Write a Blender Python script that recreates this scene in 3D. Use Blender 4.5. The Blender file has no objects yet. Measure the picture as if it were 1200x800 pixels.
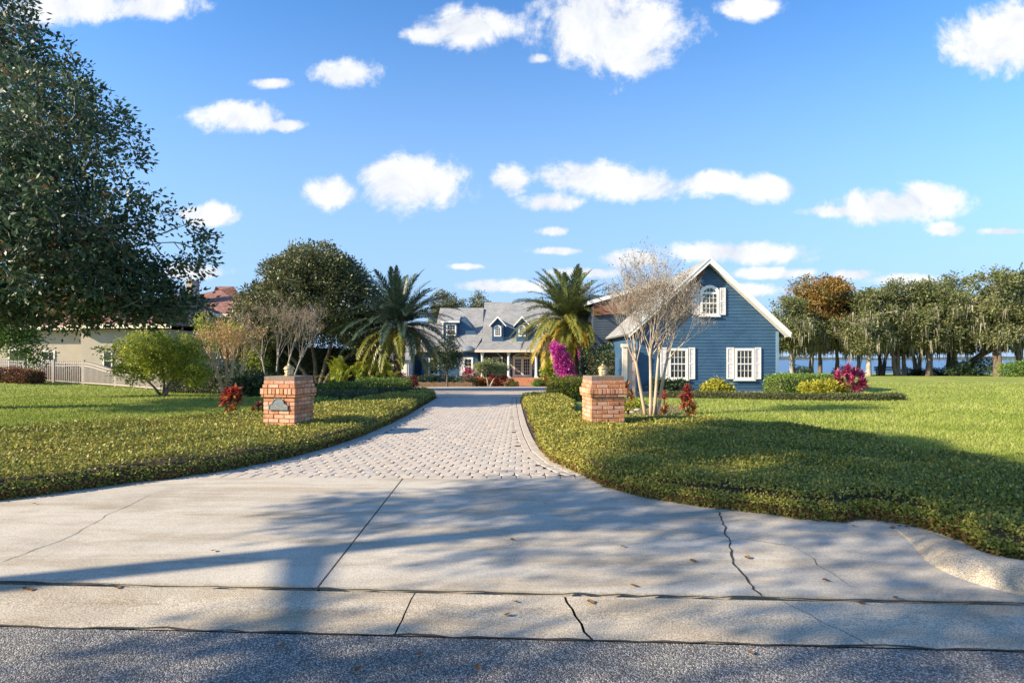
import bpy, bmesh, math
import numpy as np
from mathutils import Vector, Matrix

R = math.radians
SC = bpy.context.scene
COL = SC.collection
H = 1.6            # eye height of the camera

# ------------------------------------------------------------------ terrain
def sst(a, b, x):
    t = min(1.0, max(0.0, (x - a) / (b - a)))
    return t * t * (3 - 2 * t)

def gz(x, y):
    """Height of the land: level near the street, falling gently towards the lake."""
    far = -0.022 * max(0.0, y - 48.0)
    mid = -0.036 * max(0.0, y - 22.0) if y < 64 else -1.512 - 0.002 * (y - 64)
    w = sst(-22, -13, x) * (1 - sst(6, 18, x))
    z = far * (1 - w) + mid * w
    z += 0.28 * (1 - sst(-30, -23.5, x)) * sst(22, 31, y)
    if y < 4.3:
        z -= 0.25 * (1 - sst(3.6, 4.3, y))
    return z

def ray(u, v):
    return (u - 600.0) / 640.0, (420.0 - v) / 640.0

def gp(u, v, h=0.0):
    """Point of the land (raised by h) seen from the survey position at that bearing."""
    rx, rz = ray(u, v)
    lo, hi = 2.0, 400.0
    y = lo
    while y < hi:
        if H + rz * y <= gz(rx * y, y) + h or y > 395:
            break
        y += 0.05
    return rx * y, y

def ground(x, y):
    return (x, y, gz(x, y))

# ------------------------------------------------------------------ tagging
def tag(o, label=None, cat=None, group=None, kind=None):
    if label: o['label'] = label
    if cat: o['category'] = cat
    if group: o['group'] = group
    if kind: o['kind'] = kind
    return o

def thing(name, label, cat, loc=(0, 0, 0), rot=0.0, group=None):
    o = bpy.data.objects.new(name, None)
    COL.objects.link(o)
    o.location = loc
    o.rotation_euler = (0, 0, rot)
    o.empty_display_size = 0.2
    return tag(o, label, cat, group, 'thing')

def link(name, me, mats, parent=None, loc=None, rot=None):
    o = bpy.data.objects.new(name, me)
    if not isinstance(mats, (list, tuple)): mats = [mats]
    if len(me.materials) == 0:
        for m in mats: me.materials.append(m)
    COL.objects.link(o)
    if parent: o.parent = parent
    if loc is not None: o.location = loc
    if rot is not None: o.rotation_euler = rot
    return o

def copy_thing(root, loc, rot=0.0, scale=None, label=None, group=None):
    r = root.copy(); COL.objects.link(r)
    r.location = loc; r.rotation_euler = (0, 0, rot)
    if scale: r.scale = scale
    if label: r['label'] = label
    if group: r['group'] = group
    for ch in list(root.children):
        c = ch.copy(); COL.objects.link(c); c.parent = r
        for g in list(ch.children):
            d = g.copy(); COL.objects.link(d); d.parent = c
    return r

# ------------------------------------------------------------------ mesh builder
class MB:
    def __init__(s, org=(0, 0, 0)):
        s.v = []; s.f = []; s.m = []; s.o = org; s.smooth = []
    def add(s, vs, fs, mi=0, smooth=False):
        b = len(s.v)
        ox, oy, oz = s.o
        s.v += [(p[0] - ox, p[1] - oy, p[2] - oz) for p in vs]
        for f in fs:
            s.f.append([b + i for i in f]); s.m.append(mi); s.smooth.append(smooth)
    def box(s, x0, x1, y0, y1, z0, z1, mi=0):
        s.add([(x0, y0, z0), (x1, y0, z0), (x1, y1, z0), (x0, y1, z0),
               (x0, y0, z1), (x1, y0, z1), (x1, y1, z1), (x0, y1, z1)],
              [(3, 2, 1, 0), (4, 5, 6, 7), (0, 1, 5, 4), (1, 2, 6, 5), (2, 3, 7, 6), (3, 0, 4, 7)], mi)
    def quad(s, a, b, c, d, mi=0):
        s.add([a, b, c, d], [(0, 1, 2, 3)], mi)
    def slab(s, pts, t, mi=0):
        """a flat polygon thickened by t below its upper side"""
        P = [Vector(p) for p in pts]
        n = (P[1] - P[0]).cross(P[2] - P[0]).normalized()
        if n.z < 0:
            P.reverse(); n = -n
        Q = [p - n * t for p in P]
        k = len(P)
        fs = [list(range(k)), list(range(2 * k - 1, k - 1, -1))]
        for i in range(k):
            j = (i + 1) % k
            fs.append((j, i, k + i, k + j))
        s.add([tuple(p) for p in P + Q], fs, mi)
    def prism_y(s, pts, y0, y1, mi=0):
        """polygon in x,z pushed from y0 to y1"""
        k = len(pts)
        vs = [(p[0], y0, p[1]) for p in pts] + [(p[0], y1, p[1]) for p in pts]
        fs = [list(range(k)), list(range(2 * k - 1, k - 1, -1))]
        for i in range(k):
            j = (i + 1) % k
            fs.append((j, i, k + i, k + j))
        s.add(vs, fs, mi)
    def prism_z(s, pts, z0, z1, mi=0):
        k = len(pts)
        vs = [(p[0], p[1], z0) for p in pts] + [(p[0], p[1], z1) for p in pts]
        fs = [list(range(k - 1, -1, -1)), list(range(k, 2 * k))]
        for i in range(k):
            j = (i + 1) % k
            fs.append((i, j, k + j, k + i))
        s.add(vs, fs, mi)
    def ring(s, outer, inner, y0, y1, mi=0):
        """frame between two outlines in x,z with the same number of points; y0 is the front"""
        k = len(outer)
        vs = [(p[0], y0, p[1]) for p in outer] + [(p[0], y0, p[1]) for p in inner] + \
             [(p[0], y1, p[1]) for p in outer] + [(p[0], y1, p[1]) for p in inner]
        fs = []
        for i in range(k):
            j = (i + 1) % k
            fs.append((i, j, k + j, k + i))
            fs.append((j, i, 2 * k + i, 2 * k + j))
            fs.append((k + i, k + j, 3 * k + j, 3 * k + i))
        s.add(vs, fs, mi)
    def tube(s, path, radii, n=6, mi=0, cap=True):
        P = [Vector(p) for p in path]
        k = len(P)
        if not hasattr(radii, '__len__'): radii = [radii] * k
        vs = []; up = Vector((0.13, 0.27, 0.95))
        for i in range(k):
            d = (P[min(i + 1, k - 1)] - P[max(i - 1, 0)])
            if d.length < 1e-9: d = Vector((0, 0, 1))
            d.normalize()
            a = d.cross(up)
            if a.length < 0.15: a = d.cross(Vector((1, 0, 0)))
            a.normalize(); b = d.cross(a)
            for j in range(n):
                t = 2 * math.pi * j / n
                vs.append(tuple(P[i] + (a * math.cos(t) + b * math.sin(t)) * radii[i]))
        fs = []
        for i in range(k - 1):
            for j in range(n):
                j2 = (j + 1) % n
                fs.append((i * n + j, i * n + j2, (i + 1) * n + j2, (i + 1) * n + j))
        if cap:
            fs.append(list(range(n))); fs.append(list(range(k * n - 1, (k - 1) * n - 1, -1)))
        s.add(vs, fs, mi, smooth=True)
    def lathe(s, c, prof, n=16, mi=0):
        """profile of (radius, z) turned about the vertical through c"""
        vs = []; fs = []
        for r, z in prof:
            for j in range(n):
                t = 2 * math.pi * j / n
                vs.append((c[0] + r * math.cos(t), c[1] + r * math.sin(t), c[2] + z))
        for i in range(len(prof) - 1):
            for j in range(n):
                j2 = (j + 1) % n
                fs.append((i * n + j, i * n + j2, (i + 1) * n + j2, (i + 1) * n + j))
        fs.append(list(range(n - 1, -1, -1))); fs.append(list(range((len(prof) - 1) * n, len(prof) * n)))
        s.add(vs, fs, mi, smooth=True)
    def mesh(s, name, bevel=0.0):
        me = bpy.data.meshes.new(name)
        me.from_pydata(s.v, [], s.f)
        me.polygons.foreach_set('material_index', s.m)
        me.polygons.foreach_set('use_smooth', s.smooth)
        me.validate()
        bm = bmesh.new(); bm.from_mesh(me)
        bmesh.ops.recalc_face_normals(bm, faces=bm.faces)
        if bevel:
            bmesh.ops.bevel(bm, geom=bm.edges[:], offset=bevel, segments=1, affect='EDGES', profile=0.5)
        bm.to_mesh(me); bm.free()
        return me
    def build(s, name, mats, parent=None, loc=None, rot=None, bevel=0.0):
        return link(name, s.mesh(name, bevel), mats, parent, loc, rot)

def np_mesh(name, V, nper, tint=None, extra=None):
    """mesh of len(V)/nper separate faces with nper corners each"""
    n = len(V) // nper
    me = bpy.data.meshes.new(name)
    me.vertices.add(len(V)); me.vertices.foreach_set('co', np.asarray(V, np.float32).ravel())
    me.loops.add(len(V)); me.loops.foreach_set('vertex_index', np.arange(len(V), dtype=np.int32))
    me.polygons.add(n)
    me.polygons.foreach_set('loop_start', np.arange(0, len(V), nper, dtype=np.int32))
    me.polygons.foreach_set('loop_total', np.full(n, nper, np.int32))
    me.update(calc_edges=True)
    if tint is not None:
        a = me.attributes.new('tint', 'FLOAT', 'FACE')
        a.data.foreach_set('value', np.asarray(tint, np.float32))
    return me

def unit(a):
    return a / (np.linalg.norm(a, axis=1, keepdims=True) + 1e-9)

def leaf_verts(P, D, N, L, W, fold=0.0):
    S = unit(np.cross(D, N))
    L = np.asarray(L).reshape(-1, 1); W = np.asarray(W).reshape(-1, 1)
    m = P + D * L * 0.45
    V = np.stack([P, m + S * W * 0.5, P + D * L, m - S * W * 0.5], axis=1)
    return V.reshape(-1, 3)

def rdir(rng, n):
    return unit(rng.normal(size=(n, 3)))

# ------------------------------------------------------------------ materials
def _new(name):
    m = bpy.data.materials.new(name); m.use_nodes = True
    nt = m.node_tree; nt.nodes.clear()
    out = nt.nodes.new('ShaderNodeOutputMaterial')
    bs = nt.nodes.new('ShaderNodeBsdfPrincipled')
    nt.links.new(bs.outputs[0], out.inputs[0])
    return m, nt, bs, out

def ramp(nt, stops):
    r = nt.nodes.new('ShaderNodeValToRGB')
    e = r.color_ramp.elements
    while len(e) < len(stops): e.new(0.5)
    for i, (p, c) in enumerate(stops):
        e[i].position = p; e[i].color = (c[0], c[1], c[2], 1)
    return r

def noise(nt, scale, detail=4, rough=0.6, vec=None, dist=0.0):
    n = nt.nodes.new('ShaderNodeTexNoise')
    n.inputs['Scale'].default_value = scale; n.inputs['Detail'].default_value = detail
    n.inputs['Roughness'].default_value = rough; n.inputs['Distortion'].default_value = dist
    if vec is not None: nt.links.new(vec, n.inputs['Vector'])
    return n

def mat(name, stops, scale=4.0, rough=0.6, bump=0.0, bscale=40.0, detail=5, metal=0.0, spec=0.4, stretch=None, fine=None, bdist=0.01):
    """noise-coloured material; fine = (scale, amount) adds a second, finer mottling"""
    m, nt, bs, out = _new(name)
    tc = nt.nodes.new('ShaderNodeTexCoord'); vec = tc.outputs['Object']
    if stretch:
        mp = nt.nodes.new('ShaderNodeMapping'); mp.inputs['Scale'].default_value = stretch
        nt.links.new(vec, mp.inputs[0]); vec = mp.outputs[0]
    n = noise(nt, scale, detail, 0.6, vec)
    r = ramp(nt, stops); nt.links.new(n.outputs[0], r.inputs[0])
    col = r.outputs[0]
    if fine:
        n2 = noise(nt, fine[0], 3, 0.7, vec)
        r2 = ramp(nt, [(0.3, (1 - fine[1],) * 3), (0.7, (1 + fine[1],) * 3)])
        nt.links.new(n2.outputs[0], r2.inputs[0])
        mx = nt.nodes.new('ShaderNodeMix'); mx.data_type = 'RGBA'; mx.blend_type = 'MULTIPLY'
        mx.inputs[0].default_value = 1
        nt.links.new(col, mx.inputs[6]); nt.links.new(r2.outputs[0], mx.inputs[7]); col = mx.outputs[2]
    nt.links.new(col, bs.inputs['Base Color'])
    bs.inputs['Roughness'].default_value = rough; bs.inputs['Metallic'].default_value = metal
    bs.inputs['Specular IOR Level'].default_value = spec
    if bump:
        nb = noise(nt, bscale, 5, 0.65, vec)
        b = nt.nodes.new('ShaderNodeBump'); b.inputs['Strength'].default_value = bump
        b.inputs['Distance'].default_value = bdist
        nt.links.new(nb.outputs[0], b.inputs['Height']); nt.links.new(b.outputs[0], bs.inputs['Normal'])
    return m

def leafmat(name, stops, transl=0.3, rough=0.45, spec=0.35):
    m, nt, bs, out = _new(name)
    at = nt.nodes.new('ShaderNodeAttribute'); at.attribute_name = 'tint'
    r = ramp(nt, stops); nt.links.new(at.outputs['Fac'], r.inputs[0])
    nt.links.new(r.outputs[0], bs.inputs['Base Color'])
    bs.inputs['Roughness'].default_value = rough; bs.inputs['Specular IOR Level'].default_value = spec
    tr = nt.nodes.new('ShaderNodeBsdfTranslucent'); nt.links.new(r.outputs[0], tr.inputs[0])
    mx = nt.nodes.new('ShaderNodeMixShader'); mx.inputs[0].default_value = transl
    nt.links.new(bs.outputs[0], mx.inputs[1]); nt.links.new(tr.outputs[0], mx.inputs[2])
    nt.links.new(mx.outputs[0], out.inputs[0])
    return m

M = {}
M['white'] = mat('white_paint', [(0.3, (.64, .62, .58)), (0.7, (.74, .72, .69))], 3, 0.45, fine=(30, .03))
M['cream'] = mat('cream_trim', [(0.3, (.62, .52, .40)), (0.7, (.72, .62, .50))], 3, 0.5, fine=(30, .04))
M['shutter'] = mat('shutter_paint', [(0.3, (.60, .57, .55)), (0.7, (.70, .67, .65))], 3, 0.5)
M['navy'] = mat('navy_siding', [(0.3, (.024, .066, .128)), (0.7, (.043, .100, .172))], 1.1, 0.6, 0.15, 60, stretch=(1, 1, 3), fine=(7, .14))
M['bluegrey'] = mat('blue_corner_paint', [(0.3, (.13, .22, .31)), (0.7, (.17, .27, .36))], 3, 0.5)
M['darkwall'] = mat('porch_shade_siding', [(0.3, (.030, .045, .065)), (0.7, (.045, .060, .08))], 2, 0.6)  # porch shade put into the siding colour; reused on the gable's side wall
M['rust'] = mat('stained_wood', [(0.3, (.13, .045, .022)), (0.7, (.22, .085, .04))], 5, 0.6, 0.2, 30)
M['shingle'] = None
M['plinth'] = mat('concrete_plinth', [(0.3, (.42, .36, .30)), (0.7, (.52, .46, .38))], 4, 0.8)
M['stucco'] = mat('cream_stucco', [(0.3, (.33, .285, .225)), (0.7, (.39, .335, .27))], 1.2, 0.85, 0.3, 80)  # base colour darkened to give the villa wall its shade
M['fascia'] = mat('pale_fascia', [(0.3, (.72, .66, .45)), (0.7, (.80, .74, .52))], 2, 0.5)
M['door'] = mat('pink_door_paint', [(0.3, (.50, .34, .27)), (0.7, (.58, .41, .33))], 2, 0.5)
M['brick'] = mat('brick', [(0.25, (.24, .085, .04)), (0.45, (.40, .165, .08)), (0.62, (.48, .235, .13)), (0.8, (.54, .34, .23))], 5.5, 0.85, 0.7, 60, fine=(45, .22), bdist=0.006)
M['mortar'] = mat('mortar', [(0.3, (.15, .105, .08)), (0.7, (.24, .175, .13))], 20, 0.9, 0.5, 90)
M['bronze'] = mat('aged_brass', [(0.3, (.34, .24, .10)), (0.7, (.52, .40, .20))], 25, 0.45, metal=0.6, bump=0.2, bscale=60)
M['plaque'] = mat('lead_grey_plaque', [(0.3, (.10, .115, .12)), (0.7, (.20, .22, .22))], 30, 0.5, metal=0.3, bump=0.6, bscale=60)
M['fence'] = mat('fence_paint', [(0.3, (.36, .31, .27)), (0.7, (.43, .375, .325))], 5, 0.5)
M['bark'] = mat('bark', [(0.3, (.07, .05, .035)), (0.7, (.17, .135, .10))], 6, 0.9, 0.8, 22, stretch=(1, 1, .3), bdist=0.03)
M['greybark'] = mat('pale_bark', [(0.3, (.19, .17, .145)), (0.7, (.37, .335, .29))], 5, 0.9, 0.7, 22, stretch=(1, 1, .35), bdist=0.03)
M['myrtle'] = mat('myrtle_bark', [(0.3, (.26, .19, .125)), (0.7, (.48, .39, .28))], 7, 0.75, 0.3, 20, stretch=(1, 1, .25))
M['twig'] = mat('myrtle_twig', [(0.3, (.225, .19, .145)), (0.7, (.37, .325, .26))], 7, 0.85)
M['twiggold'] = mat('golden_twig', [(0.3, (.44, .29, .15)), (0.7, (.60, .43, .26))], 7, 0.85)
M['palmtrunk'] = mat('palm_trunk', [(0.3, (.045, .032, .022)), (0.7, (.15, .105, .07))], 9, 0.95, 1.0, 14, stretch=(1, 1, 1.6), bdist=0.05)
M['path_dark'] = mat('dark_joint', [(0.3, (.02, .019, .018)), (0.7, (.05, .045, .04))], 30, 0.95)
M['mulch'] = mat('mulch', [(0.3, (.055, .03, .018)), (0.7, (.20, .13, .09))], 24, 0.95, 1.0, 60, bdist=0.03)
M['paver'] = mat('paver', [(0.25, (.33, .285, .24)), (0.5, (.405, .355, .30)), (0.75, (.47, .41, .345))], 3.3, 0.85, 0.4, 70, fine=(60, .14))
M['paverbed'] = mat('paver_joint_sand', [(0.3, (.025, .02, .016)), (0.7, (.06, .048, .038))], 20, 0.95)
M['court'] = None
M['stone'] = mat('border_stone', [(0.3, (.30, .25, .20)), (0.7, (.48, .42, .34))], 5, 0.85, 0.6, 20)
M['glass'] = mat('window_glass', [(0.3, (.012, .016, .02)), (0.7, (.03, .035, .04))], 2, 0.06, spec=0.6)
M['glow'] = mat('lantern_glass', [(0.3, (.62, .55, .40)), (0.7, (.75, .68, .52))], 12, 0.3)
M['black'] = mat('black_metal', [(0.3, (.012, .012, .013)), (0.7, (.025, .025, .025))], 9, 0.5)
M['deadleaf'] = mat('dead_leaf', [(0.3, (.10, .045, .02)), (0.7, (.22, .11, .04))], 30, 0.8)

def surf_shingle():
    m, nt, bs, out = _new('grey_shingle')
    tc = nt.nodes.new('ShaderNodeTexCoord')
    mp = nt.nodes.new('ShaderNodeMapping')
    mp.inputs['Rotation'].default_value = (0, 0, 0)
    # courses run with the height of the roof: use x+y along, z across
    sp = nt.nodes.new('ShaderNodeSeparateXYZ'); nt.links.new(tc.outputs['Object'], sp.inputs[0])
    ad = nt.nodes.new('ShaderNodeMath'); ad.operation = 'ADD'
    nt.links.new(sp.outputs[0], ad.inputs[0]); nt.links.new(sp.outputs[1], ad.inputs[1])
    cb = nt.nodes.new('ShaderNodeCombineXYZ')
    nt.links.new(ad.outputs[0], cb.inputs[0]); nt.links.new(sp.outputs[2], cb.inputs[1])
    br = nt.nodes.new('ShaderNodeTexBrick')
    br.inputs['Scale'].default_value = 1.0
    br.inputs['Brick Width'].default_value = 0.33; br.inputs['Row Height'].default_value = 0.11
    br.inputs['Mortar Size'].default_value = 0.008
    br.inputs['Color1'].default_value = (.215, .215, .215, 1); br.inputs['Color2'].default_value = (.29, .288, .28, 1)
    br.inputs['Mortar'].default_value = (.11, .11, .11, 1)
    nt.links.new(cb.outputs[0], br.inputs['Vector'])
    n = noise(nt, 1.1, 4, 0.6, tc.outputs['Object']); r = ramp(nt, [(0.3, (.82,) * 3), (0.7, (1.12,) * 3)])
    nt.links.new(n.outputs[0], r.inputs[0])
    mx = nt.nodes.new('ShaderNodeMix'); mx.data_type = 'RGBA'; mx.blend_type = 'MULTIPLY'; mx.inputs[0].default_value = 1
    nt.links.new(br.outputs[0], mx.inputs[6]); nt.links.new(r.outputs[0], mx.inputs[7])
    nt.links.new(mx.outputs[2], bs.inputs['Base Color']); bs.inputs['Roughness'].default_value = 0.9
    b = nt.nodes.new('ShaderNodeBump'); b.inputs['Strength'].default_value = 0.5; b.inputs['Distance'].default_value = 0.01
    b.invert = True
    nt.links.new(br.outputs['Fac'], b.inputs['Height']); nt.links.new(b.outputs[0], bs.inputs['Normal'])
    return m
M['shingle'] = surf_shingle()

def surf_tile():
    m, nt, bs, out = _new('clay_roof_tile')
    tc = nt.nodes.new('ShaderNodeTexCoord')
    sp = nt.nodes.new('ShaderNodeSeparateXYZ'); nt.links.new(tc.outputs['Object'], sp.inputs[0])
    cb = nt.nodes.new('ShaderNodeCombineXYZ')
    nt.links.new(sp.outputs[0], cb.inputs[0]); nt.links.new(sp.outputs[2], cb.inputs[1])
    br = nt.nodes.new('ShaderNodeTexBrick'); br.offset = 0.0
    br.inputs['Scale'].default_value = 1.0
    br.inputs['Brick Width'].default_value = 0.30; br.inputs['Row Height'].default_value = 0.19
    br.inputs['Mortar Size'].default_value = 0.03; br.inputs['Mortar Smooth'].default_value = 0.6
    br.inputs['Color1'].default_value = (.21, .085, .06, 1); br.inputs['Color2'].default_value = (.31, .145, .10, 1)  # tile colours darkened for the shade of the big tree
    br.inputs['Mortar'].default_value = (.10, .045, .04, 1)
    nt.links.new(cb.outputs[0], br.inputs['Vector'])
    nt.links.new(br.outputs[0], bs.inputs['Base Color']); bs.inputs['Roughness'].default_value = 0.8
    b = nt.nodes.new('ShaderNodeBump'); b.inputs['Strength'].default_value = 0.9; b.inputs['Distance'].default_value = 0.05
    b.invert = True
    nt.links.new(br.outputs['Fac'], b.inputs['Height']); nt.links.new(b.outputs[0], bs.inputs['Normal'])
    return m
M['tile'] = surf_tile()

def surf_concrete(name, c0, c1, c2, speck, sscale, stain=(.72, .65, .55)):
    """concrete with fine aggregate, wide stains and hairline wear"""
    m, nt, bs, out = _new(name)
    tc = nt.nodes.new('ShaderNodeTexCoord'); vec = tc.outputs['Object']
    n = noise(nt, 0.9, 6, 0.65, vec, 0.4)
    r = ramp(nt, [(0.28, c0), (0.5, c1), (0.72, c2)]); nt.links.new(n.outputs[0], r.inputs[0])
    f = noise(nt, sscale, 2, 0.7, vec)
    rf = ramp(nt, [(0.36, (1 - speck * 1.5,) * 3), (0.5, (1, 1, 1)), (0.64, (1 + speck * 1.5,) * 3)]); nt.links.new(f.outputs[0], rf.inputs[0])
    mx = nt.nodes.new('ShaderNodeMix'); mx.data_type = 'RGBA'; mx.blend_type = 'MULTIPLY'; mx.inputs[0].default_value = 1
    nt.links.new(r.outputs[0], mx.inputs[6]); nt.links.new(rf.outputs[0], mx.inputs[7])
    # broad brush of wear along the lane
    mp = nt.nodes.new('ShaderNodeMapping'); mp.inputs['Scale'].default_value = (0.35, 2.2, 1); mp.inputs['Rotation'].default_value = (0, 0, 0.35)
    nt.links.new(vec, mp.inputs[0])
    w = noise(nt, 1.6, 6, 0.7, mp.outputs[0], 0.6)
    rw = ramp(nt, [(0.35, stain), (0.55, (1, 1, 1))]); nt.links.new(w.outputs[0], rw.inputs[0])
    m2 = nt.nodes.new('ShaderNodeMix'); m2.data_type = 'RGBA'; m2.blend_type = 'MULTIPLY'; m2.inputs[0].default_value = 0.8
    nt.links.new(mx.outputs[2], m2.inputs[6]); nt.links.new(rw.outputs[0], m2.inputs[7])
    nt.links.new(m2.outputs[2], bs.inputs['Base Color'])
    bs.inputs['Roughness'].default_value = 0.85; bs.inputs['Specular IOR Level'].default_value = 0.3
    b = nt.nodes.new('ShaderNodeBump'); b.inputs['Strength'].default_value = 0.45; b.inputs['Distance'].default_value = 0.006
    nt.links.new(f.outputs[0], b.inputs['Height']); nt.links.new(b.outputs[0], bs.inputs['Normal'])
    return m
M['concrete'] = surf_concrete('concrete', (.335, .30, .245), (.42, .38, .315), (.49, .445, .365), .13, 80)
M['gutter'] = surf_concrete('gutter_concrete', (.28, .24, .185), (.38, .33, .255), (.47, .41, .32), .30, 105)

def surf_asphalt():
    m, nt, bs, out = _new('asphalt')
    tc = nt.nodes.new('ShaderNodeTexCoord'); vec = tc.outputs['Object']
    vo = nt.nodes.new('ShaderNodeTexVoronoi'); vo.inputs['Scale'].default_value = 125
    nt.links.new(vec, vo.inputs['Vector'])
    sp = nt.nodes.new('ShaderNodeSeparateColor'); nt.links.new(vo.outputs['Color'], sp.inputs[0])
    r = ramp(nt, [(0.0, (.09, .085, .08)), (0.5, (.22, .21, .195)), (0.85, (.44, .41, .37)), (1.0, (.66, .62, .57))])
    nt.links.new(sp.outputs[0], r.inputs[0])
    rd = ramp(nt, [(0.25, (1, 1, 1)), (0.7, (.35, .35, .35))]); nt.links.new(vo.outputs['Distance'], rd.inputs[0])
    mx = nt.nodes.new('ShaderNodeMix'); mx.data_type = 'RGBA'; mx.blend_type = 'MULTIPLY'; mx.inputs[0].default_value = 1
    nt.links.new(r.outputs[0], mx.inputs[6]); nt.links.new(rd.outputs[0], mx.inputs[7])
    n = noise(nt, 0.8, 5, 0.6, vec); rn = ramp(nt, [(0.3, (.75,) * 3), (0.7, (1.2,) * 3)]); nt.links.new(n.outputs[0], rn.inputs[0])
    m2 = nt.nodes.new('ShaderNodeMix'); m2.data_type = 'RGBA'; m2.blend_type = 'MULTIPLY'; m2.inputs[0].default_value = 1
    nt.links.new(mx.outputs[2], m2.inputs[6]); nt.links.new(rn.outputs[0], m2.inputs[7])
    nt.links.new(m2.outputs[2], bs.inputs['Base Color']); bs.inputs['Roughness'].default_value = 0.85
    b = nt.nodes.new('ShaderNodeBump'); b.inputs['Strength'].default_value = 0.8; b.inputs['Distance'].default_value = 0.008; b.invert = True
    nt.links.new(vo.outputs['Distance'], b.inputs['Height']); nt.links.new(b.outputs[0], bs.inputs['Normal'])
    return m
M['asphalt'] = surf_asphalt()

def surf_lawn():
    m, nt, bs, out = _new('lawn_turf')
    tc = nt.nodes.new('ShaderNodeTexCoord'); vec = tc.outputs['Object']
    n = noise(nt, 0.45, 7, 0.7, vec, 0.5)
    r = ramp(nt, [(0.25, (.145, .205, .028)), (0.5, (.245, .285, .058)), (0.62, (.31, .32, .085)), (0.8, (.40, .37, .14))]); nt.links.new(n.outputs[0], r.inputs[0])
    f = noise(nt, 24, 4, 0.75, vec); rf = ramp(nt, [(0.3, (.55,) * 3), (0.7, (1.35,) * 3)]); nt.links.new(f.outputs[0], rf.inputs[0])
    mx = nt.nodes.new('ShaderNodeMix'); mx.data_type = 'RGBA'; mx.blend_type = 'MULTIPLY'; mx.inputs[0].default_value = 1
    nt.links.new(r.outputs[0], mx.inputs[6]); nt.links.new(rf.outputs[0], mx.inputs[7])
    nt.links.new(mx.outputs[2], bs.inputs['Base Color']); bs.inputs['Roughness'].default_value = 0.9
    bs.inputs['Specular IOR Level'].default_value = 0.15
    b = nt.nodes.new('ShaderNodeBump'); b.inputs['Strength'].default_value = 0.8; b.inputs['Distance'].default_value = 0.05
    nt.links.new(f.outputs[0], b.inputs['Height']); nt.links.new(b.outputs[0], bs.inputs['Normal'])
    return m
M['lawn'] = surf_lawn()

def surf_court():
    m, nt, bs, out = _new('court_pavers')
    tc = nt.nodes.new('ShaderNodeTexCoord')
    br = nt.nodes.new('ShaderNodeTexBrick'); br.inputs['Scale'].default_value = 1
    br.inputs['Brick Width'].default_value = .2; br.inputs['Row Height'].default_value = .2; br.inputs['Mortar Size'].default_value = .01
    br.inputs['Color1'].default_value = (.35, .30, .25, 1); br.inputs['Color2'].default_value = (.44, .385, .32, 1)
    br.inputs['Mortar'].default_value = (.16, .13, .105, 1)
    nt.links.new(tc.outputs['Object'], br.inputs['Vector'])
    nt.links.new(br.outputs[0], bs.inputs['Base Color']); bs.inputs['Roughness'].default_value = .85
    return m
M['court'] = surf_court()

def surf_water():
    m, nt, bs, out = _new('lake_water')
    bs.inputs['Base Color'].default_value = (.05, .13, .25, 1); bs.inputs['Roughness'].default_value = 0.35; bs.inputs['Specular IOR Level'].default_value = 0.18
    tc = nt.nodes.new('ShaderNodeTexCoord'); n = noise(nt, 1.4, 4, 0.6, tc.outputs['Object'])
    b = nt.nodes.new('ShaderNodeBump'); b.inputs['Strength'].default_value = 0.5; b.inputs['Distance'].default_value = 0.2
    nt.links.new(n.outputs[0], b.inputs['Height']); nt.links.new(b.outputs[0], bs.inputs['Normal'])
    return m
M['water'] = surf_water()

# foliage
M['oakleaf'] = leafmat('oak_leaf', [(0.0, (.020, .040, .018)), (0.5, (.045, .075, .026)), (0.82, (.075, .105, .035)), (1.0, (.16, .105, .045))])
M['bigleaf'] = leafmat('dark_glossy_leaf', [(0.0, (.028, .056, .034)), (0.5, (.058, .098, .050)), (0.76, (.095, .140, .064)), (0.88, (.17, .09, .045)), (1.0, (.26, .15, .085))], 0.25, 0.48, 0.28)
M['magnolia'] = leafmat('magnolia_leaf', [(0.0, (.050, .070, .030)), (0.5, (.115, .130, .054)), (0.8, (.18, .175, .080)), (1.0, (.25, .18, .085))], 0.15, 0.45, 0.25)
M['shoreleaf'] = leafmat('shore_oak_leaf', [(0.0, (.060, .082, .030)), (0.5, (.130, .150, .052)), (1.0, (.22, .22, .09))], 0.3)
M['cypress'] = leafmat('russet_cypress_leaf', [(0.0, (.11, .075, .020)), (0.5, (.24, .135, .028)), (1.0, (.33, .205, .05))], 0.3)
M['lime'] = leafmat('lime_leaf', [(0.0, (.13, .19, .022)), (0.5, (.28, .33, .036)), (1.0, (.50, .48, .065))], 0.35)
M['hedge'] = leafmat('hedge_leaf', [(0.0, (.055, .11, .022)), (0.5, (.12, .20, .034)), (1.0, (.23, .30, .055))], 0.3)
M['yellow'] = leafmat('yellow_leaf', [(0.0, (.16, .17, .02)), (0.5, (.34, .33, .035)), (1.0, (.52, .47, .07))], 0.35)
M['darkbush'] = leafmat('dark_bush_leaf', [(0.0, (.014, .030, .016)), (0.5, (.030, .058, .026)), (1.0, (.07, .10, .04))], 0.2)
M['brownbush'] = leafmat('brown_bush_leaf', [(0.0, (.05, .045, .025)), (0.5, (.10, .09, .045)), (1.0, (.20, .17, .08))], 0.2)
M['red'] = leafmat('red_leaf', [(0.0, (.10, .016, .016)), (0.5, (.36, .045, .035)), (0.85, (.55, .12, .07)), (1.0, (.42, .30, .06))], 0.3)
M['rusty'] = leafmat('rusty_leaf', [(0.0, (.10, .03, .018)), (0.5, (.30, .10, .03)), (1.0, (.46, .25, .05))], 0.3)
M['magenta'] = leafmat('magenta_leaf', [(0.0, (.13, .012, .04)), (0.5, (.38, .035, .12)), (1.0, (.55, .12, .22))], 0.3)
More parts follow.
